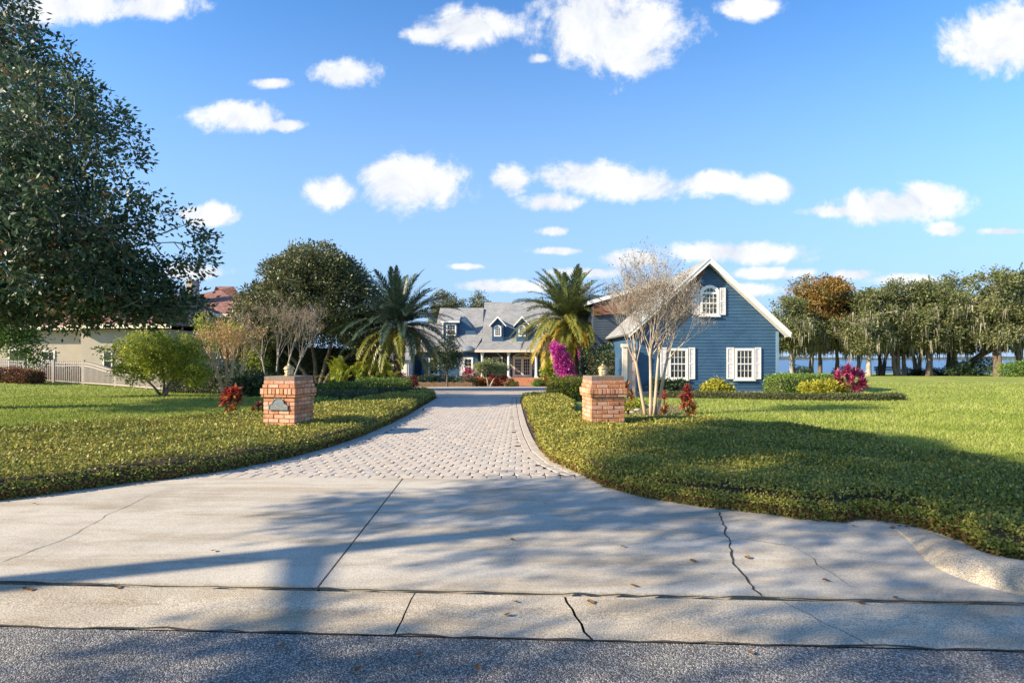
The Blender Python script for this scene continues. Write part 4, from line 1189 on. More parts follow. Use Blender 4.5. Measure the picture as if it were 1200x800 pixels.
def tree(name, label, cat, loc, trunks, lobes, ncl, per, cr, L, W, lm, bm, tr=.2, seed=0, hollow=.5, flat=.7, up=.5, hang=0., group=None,
         rot=0., minz=None, sub=5, limb=.45, twig=.018, moss=0, mosslen=1.0, clump=.6, tint0=(0, 1), crown='crown', gap=0.0, lm2=None, lm2_when=None, sides=8, gapth=1.15):
    rng = np.random.default_rng(seed)
    t = thing(name, label, cat, loc, rot, group)
    C, out, k = lobe_points(rng, lobes, ncl, hollow)
    if gap:
        f = np.sin(C[:, 0] * gap + 2 * np.sin(C[:, 1] * gap * .8)) + np.sin(C[:, 1] * gap * 1.2 + C[:, 2] * gap) + np.sin(C[:, 2] * gap * 1.4 + 1.5 * np.sin(C[:, 0] * gap))
        s_ = f < gapth; C, out, k = C[s_], out[s_], k[s_]
    if minz is not None:
        s_ = C[:, 2] > minz; C, out, k = C[s_], out[s_], k[s_]
    b = MB(); nodes = []; nrad = []
    tops = []
    for pth in trunks:
        P = [np.array(p, float) for p in pth]
        r = [tr * (1.25 if i == 0 else 1) * (1 - .5 * i / (len(P) - 1)) for i in range(len(P))]
        # smooth the trunk path
        fine = []; fr = []
        for i in range(len(P) - 1):
            for s in np.linspace(0, 1, 4, endpoint=False):
                fine.append(P[i] + (P[i + 1] - P[i]) * s + rng.normal(0, tr * .12, 3) * (0 if (i == 0 and s == 0) else 1)); fr.append(r[i] + (r[i + 1] - r[i]) * s)
        fine.append(P[-1]); fr.append(r[-1])
        b.tube(fine, fr, sides)
        tops.append(P[-1]); nodes += fine[len(fine) // 2:]; nrad += fr[len(fine) // 2:]
    for li, lb in enumerate(lobes):
        c = np.array(lb[:3], float); rr = np.array(lb[3:6], float)
        dd = [np.linalg.norm(c - q) + .7 * max(0, q[2] - c[2]) for q in nodes]
        j = int(np.argmin(dd)) if li else int(np.argmin(dd))
        a = nodes[j]; ra = min(nrad[j] * .75, tr * limb)
        mid = (a + c) / 2 + np.array([0, 0, .15 * np.linalg.norm(c - a)]) + rng.normal(0, .08 * np.linalg.norm(c - a), 3)
        pth = bez(a, mid, c, 7); pr = np.linspace(ra, max(ra * .45, twig), 7)
        b.tube(pth, list(pr), max(4, sides - 2)); nodes += pth[2:]; nrad += list(pr[2:])
        for s in range(sub):
            d = rdir(rng, 1)[0]; d[2] = abs(d[2]) * .8 - .15
            e = c + d * rr * .75; st = pth[int(rng.integers(3, 7))]
            p2 = bez(st, (st + e) / 2 + rng.normal(0, .12, 3) * rr.mean(), e, 5); q2 = np.linspace(ra * .45, twig * 1.2, 5)
            b.tube(p2, list(q2), 5); nodes += p2[1:]; nrad += list(q2[1:])
    n0 = len(nodes); NO = np.zeros((n0 + 2 * len(C), 3)); NO[:n0] = nodes; use = np.zeros(len(NO)); nn = n0
    first = np.array([np.min(np.linalg.norm(NO[:n0] - c, axis=1)) for c in C])
    for c in C[np.argsort(first)]:
        dd = np.linalg.norm(NO[:nn] - c, axis=1); j = int(np.argmin(dd + use[:nn])); use[j] += .10
        if dd[j] > 4.5 * cr + 1.0: continue
        a = NO[j]; m = (a + c) / 2 + rng.normal(0, .06, 3) * dd[j] + np.array([0, 0, .05 * dd[j]])
        s_t = min(1.0, .45 + dd[j] * .4)
        b.tube([a, m, c], [twig * s_t, twig * .75 * s_t, twig * .4], 3, cap=False)
        NO[nn] = m; NO[nn + 1] = c; use[nn + 1] = .12; nn += 2
    b.build('trunk', bm, t)
    if lm2 is not None:
        s_ = lm2_when(rng, C)
        V, tt = leaves(rng, C[s_], out[s_], per, cr, L, W, flat, up, hang, tint0, clump)
        if s_.any(): link('foliage', np_mesh('foliage', V, 4, tt), lm2, t)
        C, out = C[~s_], out[~s_]
    V, tt = leaves(rng, C, out, per, cr, L, W, flat, up, hang, tint0, clump)
    link(crown, np_mesh(crown, V, 4, tt), lm, t)
    if moss:
        zmid = np.median(C[:, 2]); cand = np.where(C[:, 2] < zmid + .3 * np.ptp(C[:, 2]))[0]
        V = []; tt = []
        for q in rng.choice(cand, min(moss, len(cand)), replace=False):
            for s in range(7):
                p = C[q] + rng.normal(0, .22, 3); L_ = mosslen * rng.uniform(.4, 1.2); w = rng.uniform(.03, .09); a = rng.random() * 3.14
                dx, dy = math.cos(a) * w, math.sin(a) * w
                sw = rng.normal(0, .05, 2)
                V += [(p[0] - dx, p[1] - dy, p[2]), (p[0] + dx, p[1] + dy, p[2]), (p[0] + dx * .7 + sw[0], p[1] + dy * .7 + sw[1], p[2] - L_ * .6), (p[0] + sw[0] * 1.5, p[1] + sw[1] * 1.5, p[2] - L_)]
                tt.append(rng.random())
        link('moss', np_mesh('moss', np.array(V), 4, np.array(tt)), M['moss'], t)
    return t

def shrub(name, label, cat, loc, lobes, ncl, per, cr, L, W, lm, seed, stems=9, hollow=.35, stem_m=None, base_r=.12, twig=.008, rot=0., group=None, minz=.02, **kw):
    rng = np.random.default_rng(seed)
    t = thing(name, label, cat, loc, rot, group)
    C, out, k = lobe_points(rng, lobes, ncl, hollow)
    s_ = C[:, 2] > minz; C, out = C[s_], out[s_]
    b = MB()
    for i in range(stems):
        e = C[int(rng.integers(0, len(C)))]; a = np.array([rng.normal(0, base_r), rng.normal(0, base_r), -.05]) + np.array([e[0], e[1], 0]) * .35
        b.tube(bez(a, (a + e) / 2 + np.array([0, 0, .1]), e, 5), [twig * 1.5, twig * 1.3, twig, twig * .8, twig * .6], 4, cap=False)
    b.build('stems', stem_m or M['bark'], t)
    V, tt = leaves(rng, C, out, per, cr, L, W, **kw)
    link('foliage', np_mesh('foliage', V, 4, tt), lm, t)
    return t

def hedge(name, label, cat, pts, w, h, n, L, lm, seed, zoff=0., core=None, group=None, round_=.12, jit=.05, tint0=(0, 1)):
    """clipped hedge following a line of ground points; leaves lie on its faces, twigs fill it"""
    rng = np.random.default_rng(seed)
    P = [Vector((x, y, gz(x, y) + zoff)) for x, y in pts]
    org = P[0].copy()
    t = thing(name, label, cat, tuple(org), 0, group)
    secs = []
    for i, p in enumerate(P):
        d = (P[min(i + 1, len(P) - 1)] - P[max(i - 1, 0)]); d.z = 0; d.normalize(); nv = Vector((-d.y, d.x, 0))
        secs.append((p - org, nv))
    prof = [(-.5, 0), (-.52, .5), (-.46, .9), (-.25, 1.0), (.25, 1.0), (.46, .9), (.52, .5), (.5, 0)]
    def mk(s):
        V = []; F = []; k = len(prof)
        for i, (p, nv) in enumerate(secs):
            e = 0
            for a, z in prof: V.append(tuple(p + nv * (a * w * s) + Vector((0, 0, (z * h * s) + (0 if z else -.03)))))
        for i in range(len(secs) - 1):
            for j in range(k - 1): F.append((i * k + j, i * k + j + 1, (i + 1) * k + j + 1, (i + 1) * k + j))
        F.append(tuple(range(k))); F.append(tuple(range(len(V) - 1, len(V) - k - 1, -1)))
        return V, F
    V, F = mk(.86); me = bpy.data.meshes.new('stems'); me.from_pydata(V, [], F)
    link('stems', me, core or M['hedgecore'], t)
    V, F = mk(1.0); me2 = bpy.data.meshes.new('tmp'); me2.from_pydata(V, [], F); me2.calc_loop_triangles()
    bm = bmesh.new(); bm.from_mesh(me2); bmesh.ops.recalc_face_normals(bm, faces=bm.faces); bm.to_mesh(me2); bm.free(); me2.calc_loop_triangles()
    VV = np.array(V); T = np.array([q.vertices[:] for q in me2.loop_triangles]); NN = np.array([q.normal[:] for q in me2.loop_triangles])
    A, B, C = VV[T[:, 0]], VV[T[:, 1]], VV[T[:, 2]]
    ar = np.linalg.norm(np.cross(B - A, C - A), axis=1); i = rng.choice(len(T), n, p=ar / ar.sum())
    r1 = np.sqrt(rng.random(n))[:, None]; r2 = rng.random(n)[:, None]
    Q = A[i] * (1 - r1) + B[i] * r1 * (1 - r2) + C[i] * r1 * r2; N = NN[i]
    lump = np.sin(Q[:, 0] * 5 + 2 * np.sin(Q[:, 2] * 6)) * np.sin(Q[:, 2] * 7 + Q[:, 0] * 3)
    Q = Q + N * (rng.normal(0, jit, n) + jit * .8 * lump)[:, None]
    D = unit(N * .7 + rng.normal(0, .7, (n, 3)) + np.array([0, 0, .25])); Nn = unit(N + rng.normal(0, .6, (n, 3)))
    s = L * rng.uniform(.7, 1.3, n)
    tt = tint0[0] + (tint0[1] - tint0[0]) * np.clip(rng.normal(.45, .22, n) + .15 * lump, 0, 1)
    link('foliage', np_mesh('foliage', leaf_verts(Q, D, Nn, s, s * .55), 4, tt), lm, t)
    bpy.data.meshes.remove(me2)
    return t
M['hedgecore'] = mat('hedge_twigs', [(0.3, (.020, .022, .010)), (0.7, (.06, .05, .025))], 14, 0.95, 0.8, 40)

# ------------------------------------------------------------------ palms
def frond_mesh(seed, L, droop, nl, ll, w, hangl):
    rng = np.random.default_rng(seed)
    n = 26; p = np.zeros(3); P = []; T = []
    for i in range(n):
        t = i / (n - 1); a = -droop * t ** 1.35
        d = np.array([math.cos(a), 0, math.sin(a)]); P.append(p.copy()); T.append(d); p = p + d * L / (n - 1)
    P = np.array(P); T = np.array(T)
    V = []; tt = []
    # rachis
    for i in range(n - 1):
        r0 = .022 * (1 - i / n) + .004; r1 = .022 * (1 - (i + 1) / n) + .004
        s = np.array([0, 1, 0]); u = np.cross(T[i], s) * -1
        for a_, c_ in ((s, u), (-s, u)):
            V += [P[i] + a_ * r0, P[i] + u * r0 * .8, P[i + 1] + u * r1 * .8, P[i + 1] + a_ * r1]; tt.append(.75)
    for j in range(nl):
        t = .10 + .90 * (j + rng.random() * .6) / nl
        f = t * (n - 1); i = min(int(f), n - 2); q = P[i] + (P[i + 1] - P[i]) * (f - i); d = T[i]
        u = -np.cross(d, np.array([0, 1, 0])); u = u if u[2] > 0 else -u
        for sg in (-1, 1):
            l = ll * (math.sin(math.pi * min(1, (t * .85 + .18))) ** .6) * rng.uniform(.8, 1.15)
            ang = R(rng.normal(52, 7)) * (1 - .35 * t)
            dv = d * math.cos(ang) + np.array([0, sg, 0]) * math.sin(ang) + u * rng.normal(.22, .18)
            dv /= np.linalg.norm(dv)
            m = q + dv * l * .55 + np.array([0, 0, -hangl * l * .10]); dv2 = dv + np.array([0, 0, -hangl]); dv2 /= np.linalg.norm(dv2)
            e = m + dv2 * l * .5
            s = np.cross(dv, u); s /= np.linalg.norm(s) + 1e-9; ww = w * rng.uniform(.8, 1.2)
            V += [q - s * ww * .35, q + s * ww * .35, m + s * ww * .5, m - s * ww * .5]; tint = np.clip(rng.normal(.45, .2), 0, 1); tt.append(tint)
            V += [m - s * ww * .5, m + s * ww * .5, e + s * ww * .06, e - s * ww * .06]; tt.append(min(1, tint + .15))
    return np_mesh('frond', np.array(V), 4, np.array(tt))

def palm(label, loc, height, lean, L, mats, seed, nf=62, tr=.17):
    rng = np.random.default_rng(seed)
    t = thing('palm_tree', label, 'palm', loc)
    b = MB(); k = 26; path = []; rad = []
    for i in range(k):
        s = i / (k - 1); path.append((lean[0] * s * s, lean[1] * s * s, -.15 + (height + .1) * s))
        rad.append(tr * (1.25 - .35 * s + (.55 * max(0, s - .78) / .22) + (.10 if i % 2 else -.06)))
    b.tube(path, rad, 12)
    for i in range(90):      # old leaf bases
        s = rng.uniform(.25, 1.0); a = rng.random() * 6.283; z = -.15 + height * s; r = tr * (1.2 - .3 * s + .5 * max(0, s - .78) / .22)
        c = np.array([lean[0] * s * s + r * math.cos(a), lean[1] * s * s + r * math.sin(a), z]); o = np.array([math.cos(a), math.sin(a), 0])
        b.tube([c - o * .02, c + o * .05 + np.array([0, 0, .06]), c + o * .09 + np.array([0, 0, .15])], [.05, .04, .012], 4)
    b.build('trunk', M['palmtrunk'], t)
    protos = [frond_mesh(seed * 10 + 1, L * .92, R(42), 84, .52, .042, .15), frond_mesh(seed * 10 + 2, L, R(62), 90, .57, .043, .35),
              frond_mesh(seed * 10 + 3, L * 1.02, R(72), 90, .58, .042, .6), frond_mesh(seed * 10 + 4, L * .95, R(62), 84, .57, .040, .9)]
    pm = [mats[0], mats[0], mats[1], mats[2]]
    for p_, m_ in zip(protos, pm): p_.materials.append(m_)
    for i in range(nf):
        s = (i + .5) / nf
        pitch = 84 - 118 * s ** .92 + rng.normal(0, 5)
        kind = 0 if s < .22 else 1 if s < .52 else 2 if s < .76 else 3
        az = i * 2.39996 + rng.normal(0, .12)
        o = bpy.data.objects.new('frond', protos[kind]); COL.objects.link(o); o.parent = t
        o.location = (lean[0] + .10 * math.cos(az), lean[1] + .10 * math.sin(az), height - .02 - .35 * s)
        o.rotation_euler = (rng.normal(0, .15), -R(pitch), az)
        f = rng.uniform(.88, 1.1); o.scale = (f, f, f)
    return t

# ------------------------------------------------------------------ bare crape myrtles
def myrtle(label, loc, stems, H_, spread, seed, bm, tm, depth=5, ntop=5, seeds=900, dense=3, tr=.055, leafm=None, nleaf=0, inner=0, group=None, flare=1.0):
    """several pale stems that fork again and again into a fan of fine bare twigs"""
    rng = np.random.default_rng(seed)
    t = thing('crape_myrtle', label, 'tree', loc, 0, group)
    b = MB(); tw = MB(); tips = []
    def branch(p, d, L, r, lv):
        n = 4; path = [p]; q = p.copy(); dd = d.copy()
        for i in range(n):
            dd = dd + rng.normal(0, .09, 3) + np.array([0, 0, .04]); dd /= np.linalg.norm(dd)
            q = q + dd * L / n; path.append(q.copy())
        r1 = r * .62
        (b if lv < 2 else tw).tube(path, list(np.linspace(r, r1, n + 1)), 6 if lv < 2 else 4 if lv < 4 else 3, cap=False)
        if lv >= depth:
            tips.append((q, dd)); return
        kids = dense + (1 if rng.random() < .4 else 0) if lv > 0 else ntop
        for c in range(kids):
            a = rng.random() * 6.283; sp = spread * (.8 + .5 * rng.random()) * (1.0 if lv else flare)
            perp = np.cross(dd, rng.normal(size=3)); perp /= np.linalg.norm(perp)
            nd = dd + perp * sp; nd[2] = nd[2] * .9 + .12; nd /= np.linalg.norm(nd)
            st = path[-1] if c < 2 else path[int(rng.integers(2, n + 1))]
            branch(st.copy(), nd, L * rng.uniform(.58, .82), max(r1 * .66, .0035), lv + 1)
    for (ox, oy, tx, ty, hz) in stems:
        a = np.array([ox, oy, -.08]); e = np.array([ox + tx, oy + ty, hz])
        m = (a + e) / 2 + rng.normal(0, .04, 3)
        path = bez(a, m, e, 7); b.tube(path, list(np.linspace(tr * 1.15, tr * .72, 7)), 8)
        d = e - m; d /= np.linalg.norm(d)
        for c in range(ntop):
            ang = 6.283 * c / ntop + rng.random(); nd = d + np.array([math.cos(ang), math.sin(ang), 0]) * spread * flare * rng.uniform(.5, 1.2); nd /= np.linalg.norm(nd)
            branch((e if c % 2 else path[-2]).copy(), nd, (H_ - hz) * .34 * rng.uniform(.7, 1.2), tr * .36, 1)
    b.build('trunk', bm, t); tw.build('twigs', tm, t)
    TP = np.array([q[0] for q in tips]); TD = np.array([q[1] for q in tips])
    if seeds:
        i = rng.choice(len(TP), min(seeds, len(TP)), replace=False)
        V, tt = leaves(rng, TP[i], TD[i], 5, .08, .045, .030, 1.0, .3)
        link('seed_heads', np_mesh('seed_heads', V, 4, tt), M['seed'], t)
    if nleaf:
        i = rng.choice(len(TP), min(nleaf, len(TP)), replace=False)
        V, tt = leaves(rng, TP[i], TD[i], 7, .22, .075, .045, 1.0, .3)
        link('foliage', np_mesh('foliage', V, 4, tt), leafm, t)
    return t

# ------------------------------------------------------------------ cordylines and strap-leaved plants
def straps(rng, base, d0, n, L, W, up, droop):
    """a whorl of strap leaves, each bent once"""
    V = []; tt = []
    for i in range(n):
        az = i * 2.4 + rng.normal(0, .3); el = R(rng.uniform(*up))
        d = np.array([math.cos(az) * math.cos(el), math.sin(az) * math.cos(el), math.sin(el)]) + d0 * .35; d /= np.linalg.norm(d)
        l = L * rng.uniform(.7, 1.15); s = np.cross(d, [0, 0, 1]); s /= np.linalg.norm(s) + 1e-9
        m = base + d * l * .55; e = m + (d + np.array([0, 0, -droop])) / np.linalg.norm(d + np.array([0, 0, -droop])) * l * .5
        w = W * rng.uniform(.75, 1.2); tint = np.clip(rng.normal(.5, .24), 0, 1)
        V += [base - s * w * .2, base + s * w * .2, m + s * w * .5, m - s * w * .5]; tt.append(tint)
        V += [m - s * w * .5, m + s * w * .5, e + s * w * .04, e - s * w * .04]; tt.append(min(1, tint + .08))
    return V, tt

def cordyline(label, loc, heads, lm, seed, L=.30, W=.075, n=26, name='ti_plant', lm2=None, group=None, droop=.5, up=(5, 80)):
    """cane plant: heads = (dx, dy, z, scale, use second leaf colour)"""
    rng = np.random.default_rng(seed)
    t = thing(name, label, 'plant', loc, 0, group)
    b = MB(); VA = []; TA = []; VB = []; TB = []
    for (dx, dy, z, s, alt) in heads:
        p = bez(np.array([dx * .25, dy * .25, -.05]), np.array([dx * .4, dy * .4, z * .6]), np.array([dx, dy, z]), 6)
        b.tube(p, [.018, .017, .016, .015, .013, .012], 6)
        for q in range(3):
            V, tt = straps(rng, np.array([dx, dy, z - .05 * q * s]), np.array([0, 0, 1.0 - .35 * q]), int(n * (1.0 if q == 0 else .6)), L * s, W * s, up if q == 0 else (-25, 40), droop)
            if alt: VB += V; TB += tt
            else: VA += V; TA += tt
    b.build('canes', M['bark'], t)
    if VA: link('foliage', np_mesh('foliage', np.array(VA), 4, np.array(TA)), lm, t)
    if VB: link('older_leaves', np_mesh('older_leaves', np.array(VB), 4, np.array(TB)), lm2 or lm, t)
    return t

def clump(label, loc, r, n, L, W, lm, seed, name='grass_clump', cat='plant', ry=None):
    rng = np.random.default_rng(seed)
    t = thing(name, label, cat, loc)
    V = []; tt = []
    for i in range(n):
        a = rng.random() * 6.283; q = math.sqrt(rng.random())
        base = np.array([r * q * math.cos(a), (ry or r) * q * math.sin(a), -.02])
        v, s = straps(rng, base, np.array([math.cos(a) * .5 * q, math.sin(a) * .5 * q, .9]), 5, L, W, (35, 85), .9); V += v; tt += s
    link('blades', np_mesh('blades', np.array(V), 4, np.array(tt)), lm, t)
    return t
M['frond_a2'] = leafmat('palm_frond_mid', [(0.0, (.085, .105, .022)), (0.5, (.18, .19, .036)), (1.0, (.32, .28, .06))], 0.28, 0.4, 0.5)
M['edging'] = leafmat('edging_leaf', [(0.0, (.035, .055, .018)), (0.5, (.075, .090, .028)), (1.0, (.14, .135, .05))], 0.2)
M['palelime'] = leafmat('pale_lime_leaf', [(0.0, (.13, .17, .06)), (0.5, (.25, .29, .11)), (1.0, (.42, .42, .22))], 0.3)
M['maroon'] = leafmat('maroon_leaf', [(0.0, (.03, .012, .012)), (0.5, (.10, .025, .025)), (1.0, (.24, .06, .04))], 0.25)
M['redhedge'] = leafmat('red_tipped_leaf', [(0.0, (.05, .03, .012)), (0.5, (.17, .055, .025)), (1.0, (.30, .17, .08))], 0.25)
M['goldleaf'] = leafmat('golden_autumn_leaf', [(0.0, (.30, .15, .06)), (0.5, (.52, .32, .13)), (1.0, (.60, .46, .16))], 0.3)
M['edgebrick'] = mat('dull_edge_brick', [(0.3, (.13, .075, .05)), (0.7, (.24, .15, .10))], 4, 0.9, 0.5, 40)
M['shadehedge'] = leafmat('fence_shade_leaf', [(0.0, (.012, .014, .010)), (0.5, (.026, .028, .02)), (1.0, (.05, .048, .035))], 0.15)  # leaf colour kept dark to give the shade behind the fence
SHADE_LOBES = [(3.9, .7, 8.1, 1.4, 1.7, .8), (4.6, -.9, 7.8, 1.2, 1.3, .7), (2.0, 1.3, 6.0, 1.9, 1.7, .9), (3.2, 3.1, 8.0, 1.9, 2.2, .9), (3.4, 4.2, 8.4, 1.6, 1.6, .7), (1.5, -1.6, 5.6, 1.3, 1.1, .5), (4.0, -.6, 6.4, 1.5, 1.3, .7), (2.5, -3.2, 6.2, 1.4, 1.2, .5), (5.6, -1.0, 6.3, 1.3, 1.0, .6)]
DENSE = [(3.2, 3.1, 8.0, 1.9, 2.2, .9), (3.4, 4.2, 8.4, 1.6, 1.6, .7), (3.9, .7, 8.1, 1.4, 1.7, .8), (4.6, -.9, 7.8, 1.2, 1.3, .7), (3.6, 2.0, 8.2, 1.8, 1.8, .8)]
SHADE_LOBES += DENSE + DENSE[:3]
SHADE_LOBES += [(2.6, 1.7, 7.0, 1.0, 1.0, .5), (3.4, .6, 7.5, 1.1, 1.0, .5), (4.2, -.4, 7.8, 1.1, .9, .5), (3.0, 1.2, 7.3, 1.1, 1.0, .5)]

# ------------------------------------------------------------------ trees
def at(u, Y): return (u - 600.0) / 640.0 * Y
def G(u, Y, dz=0.): x = at(u, Y); return (x, Y, gz(x, Y) + dz)

# the big glossy-leaved tree that leans in from the left
tree('broadleaf_tree', 'huge dark glossy-leaved tree filling the upper left, its low pale limbs over the lawn', 'tree', (-19.2, 16.6, 0),
     [[(0, 0, -.2), (.2, 0, 1.4), (.5, .1, 3.0)], [(.1, .1, .8), (1.2, -.3, 2.2), (3.2, -.6, 3.4)]],
     [(2.8, -.2, 6.2, 3.6, 3.6, 2.6), (6.3, -.3, 5.6, 2.6, 2.8, 2.1), (8.3, -.2, 5.0, 1.7, 2.0, 1.3), (5.6, 0, 8.1, 2.2, 2.6, 1.8), (3.0, .8, 10.0, 2.9, 2.3, 2.4), (1.2, 1.0, 12.4, 2.6, 2.0, 1.9), (5.2, -.8, 4.1, 2.9, 2.4, 1.3), (7.4, 0, 3.8, 1.6, 1.8, .9), (5.8, .8, 3.1, 2.6, 1.6, .6), (8.2, .6, 3.3, 1.2, 1.4, .6), (3.2, .5, 3.3, 2.2, 1.6, .6), (1.5, -1.5, 4.6, 2.6, 2.4, 1.6), (-3.5, 0, 8.5, 3.6, 3.8, 3.2)],
     4600, 27, .35, .165, .078, M['bigleaf'], M['greybark'], tr=.42, seed=41, hollow=.3, sub=9, limb=.5, twig=.024, clump=.5, gap=.9, gapth=.75, up=.3)
# drooping light branch of a second tree, far left low
tree('young_tree', 'small green tree at the far left edge hanging over the fence', 'tree', G(-10, 22),
     [[(0, 0, -.1), (.1, 0, 1.2), (.3, 0, 2.4)]], [(.4, 0, 2.9, 1.0, 1.0, .7), (1.1, -.1, 2.3, .8, .8, .6), (1.7, -.1, 1.8, .5, .6, .45), (.0, .2, 3.5, .9, .9, .6)],
     260, 26, .34, .11, .06, M['hedge'], M['bark'], tr=.08, seed=42, hollow=.2, sub=4, up=.3, tint0=(.0, .6))

# live oak that stands left of the road, out of the picture, and shades the apron and the beds
tree('live_oak', 'spreading live oak left of the road whose shade dapples the apron and the right bed', 'tree', (-13.2, .2, 0),
     [[(0, 0, -.2), (.2, .2, 1.8), (.6, .3, 3.4)]], SHADE_LOBES, 1450, 40, .36, .12, .06, M['oakleaf'], M['bark'], tr=.45, seed=43, hollow=.15, sub=6, limb=.5, twig=.02, clump=.5, gap=1.5)

# round magnolia in the middle distance
tree('magnolia_tree', 'big rounded olive-brown magnolia behind the left pillar', 'tree', G(372, 36),
     [[(0, 0, -.2), (-.9, 0, 1.3), (-2.2, 0, 2.6)], [(.1, 0, -.2), (.4, .1, 1.5), (.9, .1, 3.2)], [(0, .1, -.2), (-.2, .2, 1.6), (-.5, .2, 3.4)], [(.1, 0, -.2), (1.0, 0, 1.4), (2.4, 0, 2.6)]],
     [(-.3, 0, 6.4, 3.5, 3.3, 3.0), (-2.8, 0, 5.0, 2.5, 2.6, 2.1), (2.2, 0, 5.4, 2.2, 2.6, 2.2), (-.2, 0, 8.2, 2.3, 2.3, 1.5), (-4.5, 0, 3.7, 1.7, 1.8, 1.7), (-3.6, .2, 5.6, 1.6, 1.8, 1.4), (-5.4, 0, 3.3, 1.2, 1.5, 1.4), (3.2, -.2, 3.9, 1.3, 1.8, 1.4), (1.3, 0, 7.4, 2.0, 2.0, 1.5), (-1.8, .2, 7.2, 2.0, 2.0, 1.5)],
     2300, 32, .42, .19, .09, M['magnolia'], M['bark'], tr=.17, seed=44, hollow=.62, sub=6, clump=.55, up=.35, minz=1.6)
# bright little tree in the left lawn
tree('lime_green_tree', 'bushy bright lime-green small tree on the left lawn in front of the fence', 'tree', G(191, 23.6),
     [[(0, 0, -.1), (-.3, 0, .35), (-.9, 0, .9)], [(0, 0, -.1), (.2, 0, .45), (.6, .1, 1.1)], [(0, 0, -.1), (0, .1, .5), (-.1, .1, 1.2)], [(0, 0, -.1), (.35, -.1, .35), (1.0, -.1, .85)]],
     [(-.2, 0, 1.75, 1.5, 1.3, .75), (-1.4, 0, 1.6, .85, .9, .6), (1.1, 0, 1.55, .9, 1.0, .75), (-.7, 0, 2.3, 1.1, 1.0, .55), (.7, 0, 2.2, 1.1, 1.0, .5), (1.5, 0, .95, .5, .7, .5), (-2.2, 0, 1.9, .5, .5, .35), (-1.2, -.1, 1.0, .8, .7, .4), (.1, 0, 1.1, .9, .9, .45)],
     560, 32, .22, .105, .055, M['lime'], M['bark'], tr=.06, seed=45, hollow=.3, sub=5, twig=.009, clump=.65, up=.6)

# trees beyond the roofs
tree('live_oak', 'live oak showing above the left end of the main house roof', 'tree', G(535, 84), [[(0, 0, -.2), (0, 0, 4), (.3, 0, 7)]],
     [(-1.8, 0, 11.6, 2.2, 2.4, 1.9), (.8, 0, 10.8, 2.0, 2.0, 1.6), (3.3, 0, 11.6, 1.6, 1.8, 1.7), (4.6, 0, 10.8, 1.4, 1.5, 1.1), (0, 0, 9.0, 4.4, 3, 1.8), (-3.6, 0, 10.2, 1.3, 1.5, 1.2)],
     800, 30, .5, .26, .13, M['magnolia'], M['bark'], tr=.35, seed=46, hollow=.2, sub=5, gap=1.2)
tree('thin_tree', 'open grey-leaved tree rising behind the low roof left of the blue gable', 'tree', G(742, 44), [[(0, 0, -.2), (0, 0, 3), (.2, 0, 6)]],
     [(-.2, 0, 7.3, .9, .9, 1.6), (1.2, 0, 8.2, .9, .9, 1.1), (-1.7, 0, 7.2, .7, .8, 1.0), (.4, 0, 6.0, 2.0, 1.5, 1.1), (-2.3, 0, 6.3, .6, .6, .5)],
     210, 16, .34, .14, .07, M['darkbush'], M['greybark'], tr=.12, seed=47, hollow=.1, sub=6, gap=2.0)
tree('palm_grove_tree', 'dark bushy tree between the left palm and the main house', 'tree', G(524, 50), [[(0, 0, -.2), (0, 0, 1.2), (.1, 0, 2.4)]],
     [(0, 0, 3.2, 1.1, 1.1, 1.2), (-.5, 0, 2.2, 1.1, 1.0, .9), (.8, 0, 2.5, 1.0, 1.0, .8), (.2, 0, 4.3, .6, .7, .6)],
     260, 30, .35, .15, .07, M['darkbush'], M['bark'], tr=.10, seed=48, hollow=.3, sub=4)

# palms
palm('feathery palm with yellowing lower fronds between the porch and the blue gable', G(675, 33), 4.55, (-.45, 0), 3.75, (M['frond_a'], M['frond_a2'], M['frond_y']), 7, 94, .17)
palm('bluish-green palm left of the drive, between the magnolia and the main house', G(466, 34.5), 4.35, (.1, 0), 4.3, (M['frond_b'], M['frond_b'], M['frond_a2']), 8, 98, .20)

# myrtles
myrtle('bare grey crape myrtle with four pale trunks right of the right pillar', G(763, 15.3), [(-.13, .05, -.32, .0, 1.75), (-.03, -.08, -.05, -.1, 1.9), (.10, .04, .16, .05, 1.95), (.17, -.03, .34, .1, 1.8)], 4.5, .40, 51, M['myrtle'], M['twig'], depth=5, ntop=7, seeds=800, dense=3, tr=.046, flare=1.4)
myrtle('bare golden-barked crape myrtle left of the pillar with the plaque', G(268, 25.0), [(-.14, 0, -.52, 0, 1.5), (-.05, .05, -.18, .1, 1.8), (.05, -.04, .22, -.1, 1.8), (.14, 0, .56, .0, 1.55), (0, .08, .05, .2, 1.6)], 3.5, .42, 52, M['twiggold'], M['twiggold'], depth=4, ntop=6, seeds=300, dense=2, tr=.08, leafm=M['goldleaf'], nleaf=300)
myrtle('bare silvery crape myrtle in front of the magnolia', G(322, 27.0), [(-.25, 0, -.4, 0, 1.9), (.0, .1, .1, .1, 2.1), (.25, 0, .55, 0, 2.0), (.55, 0, .7, .1, 1.8)], 4.9, .45, 53, M['greybark'], M['twig'], depth=5, ntop=6, seeds=1200, dense=2, tr=.05)

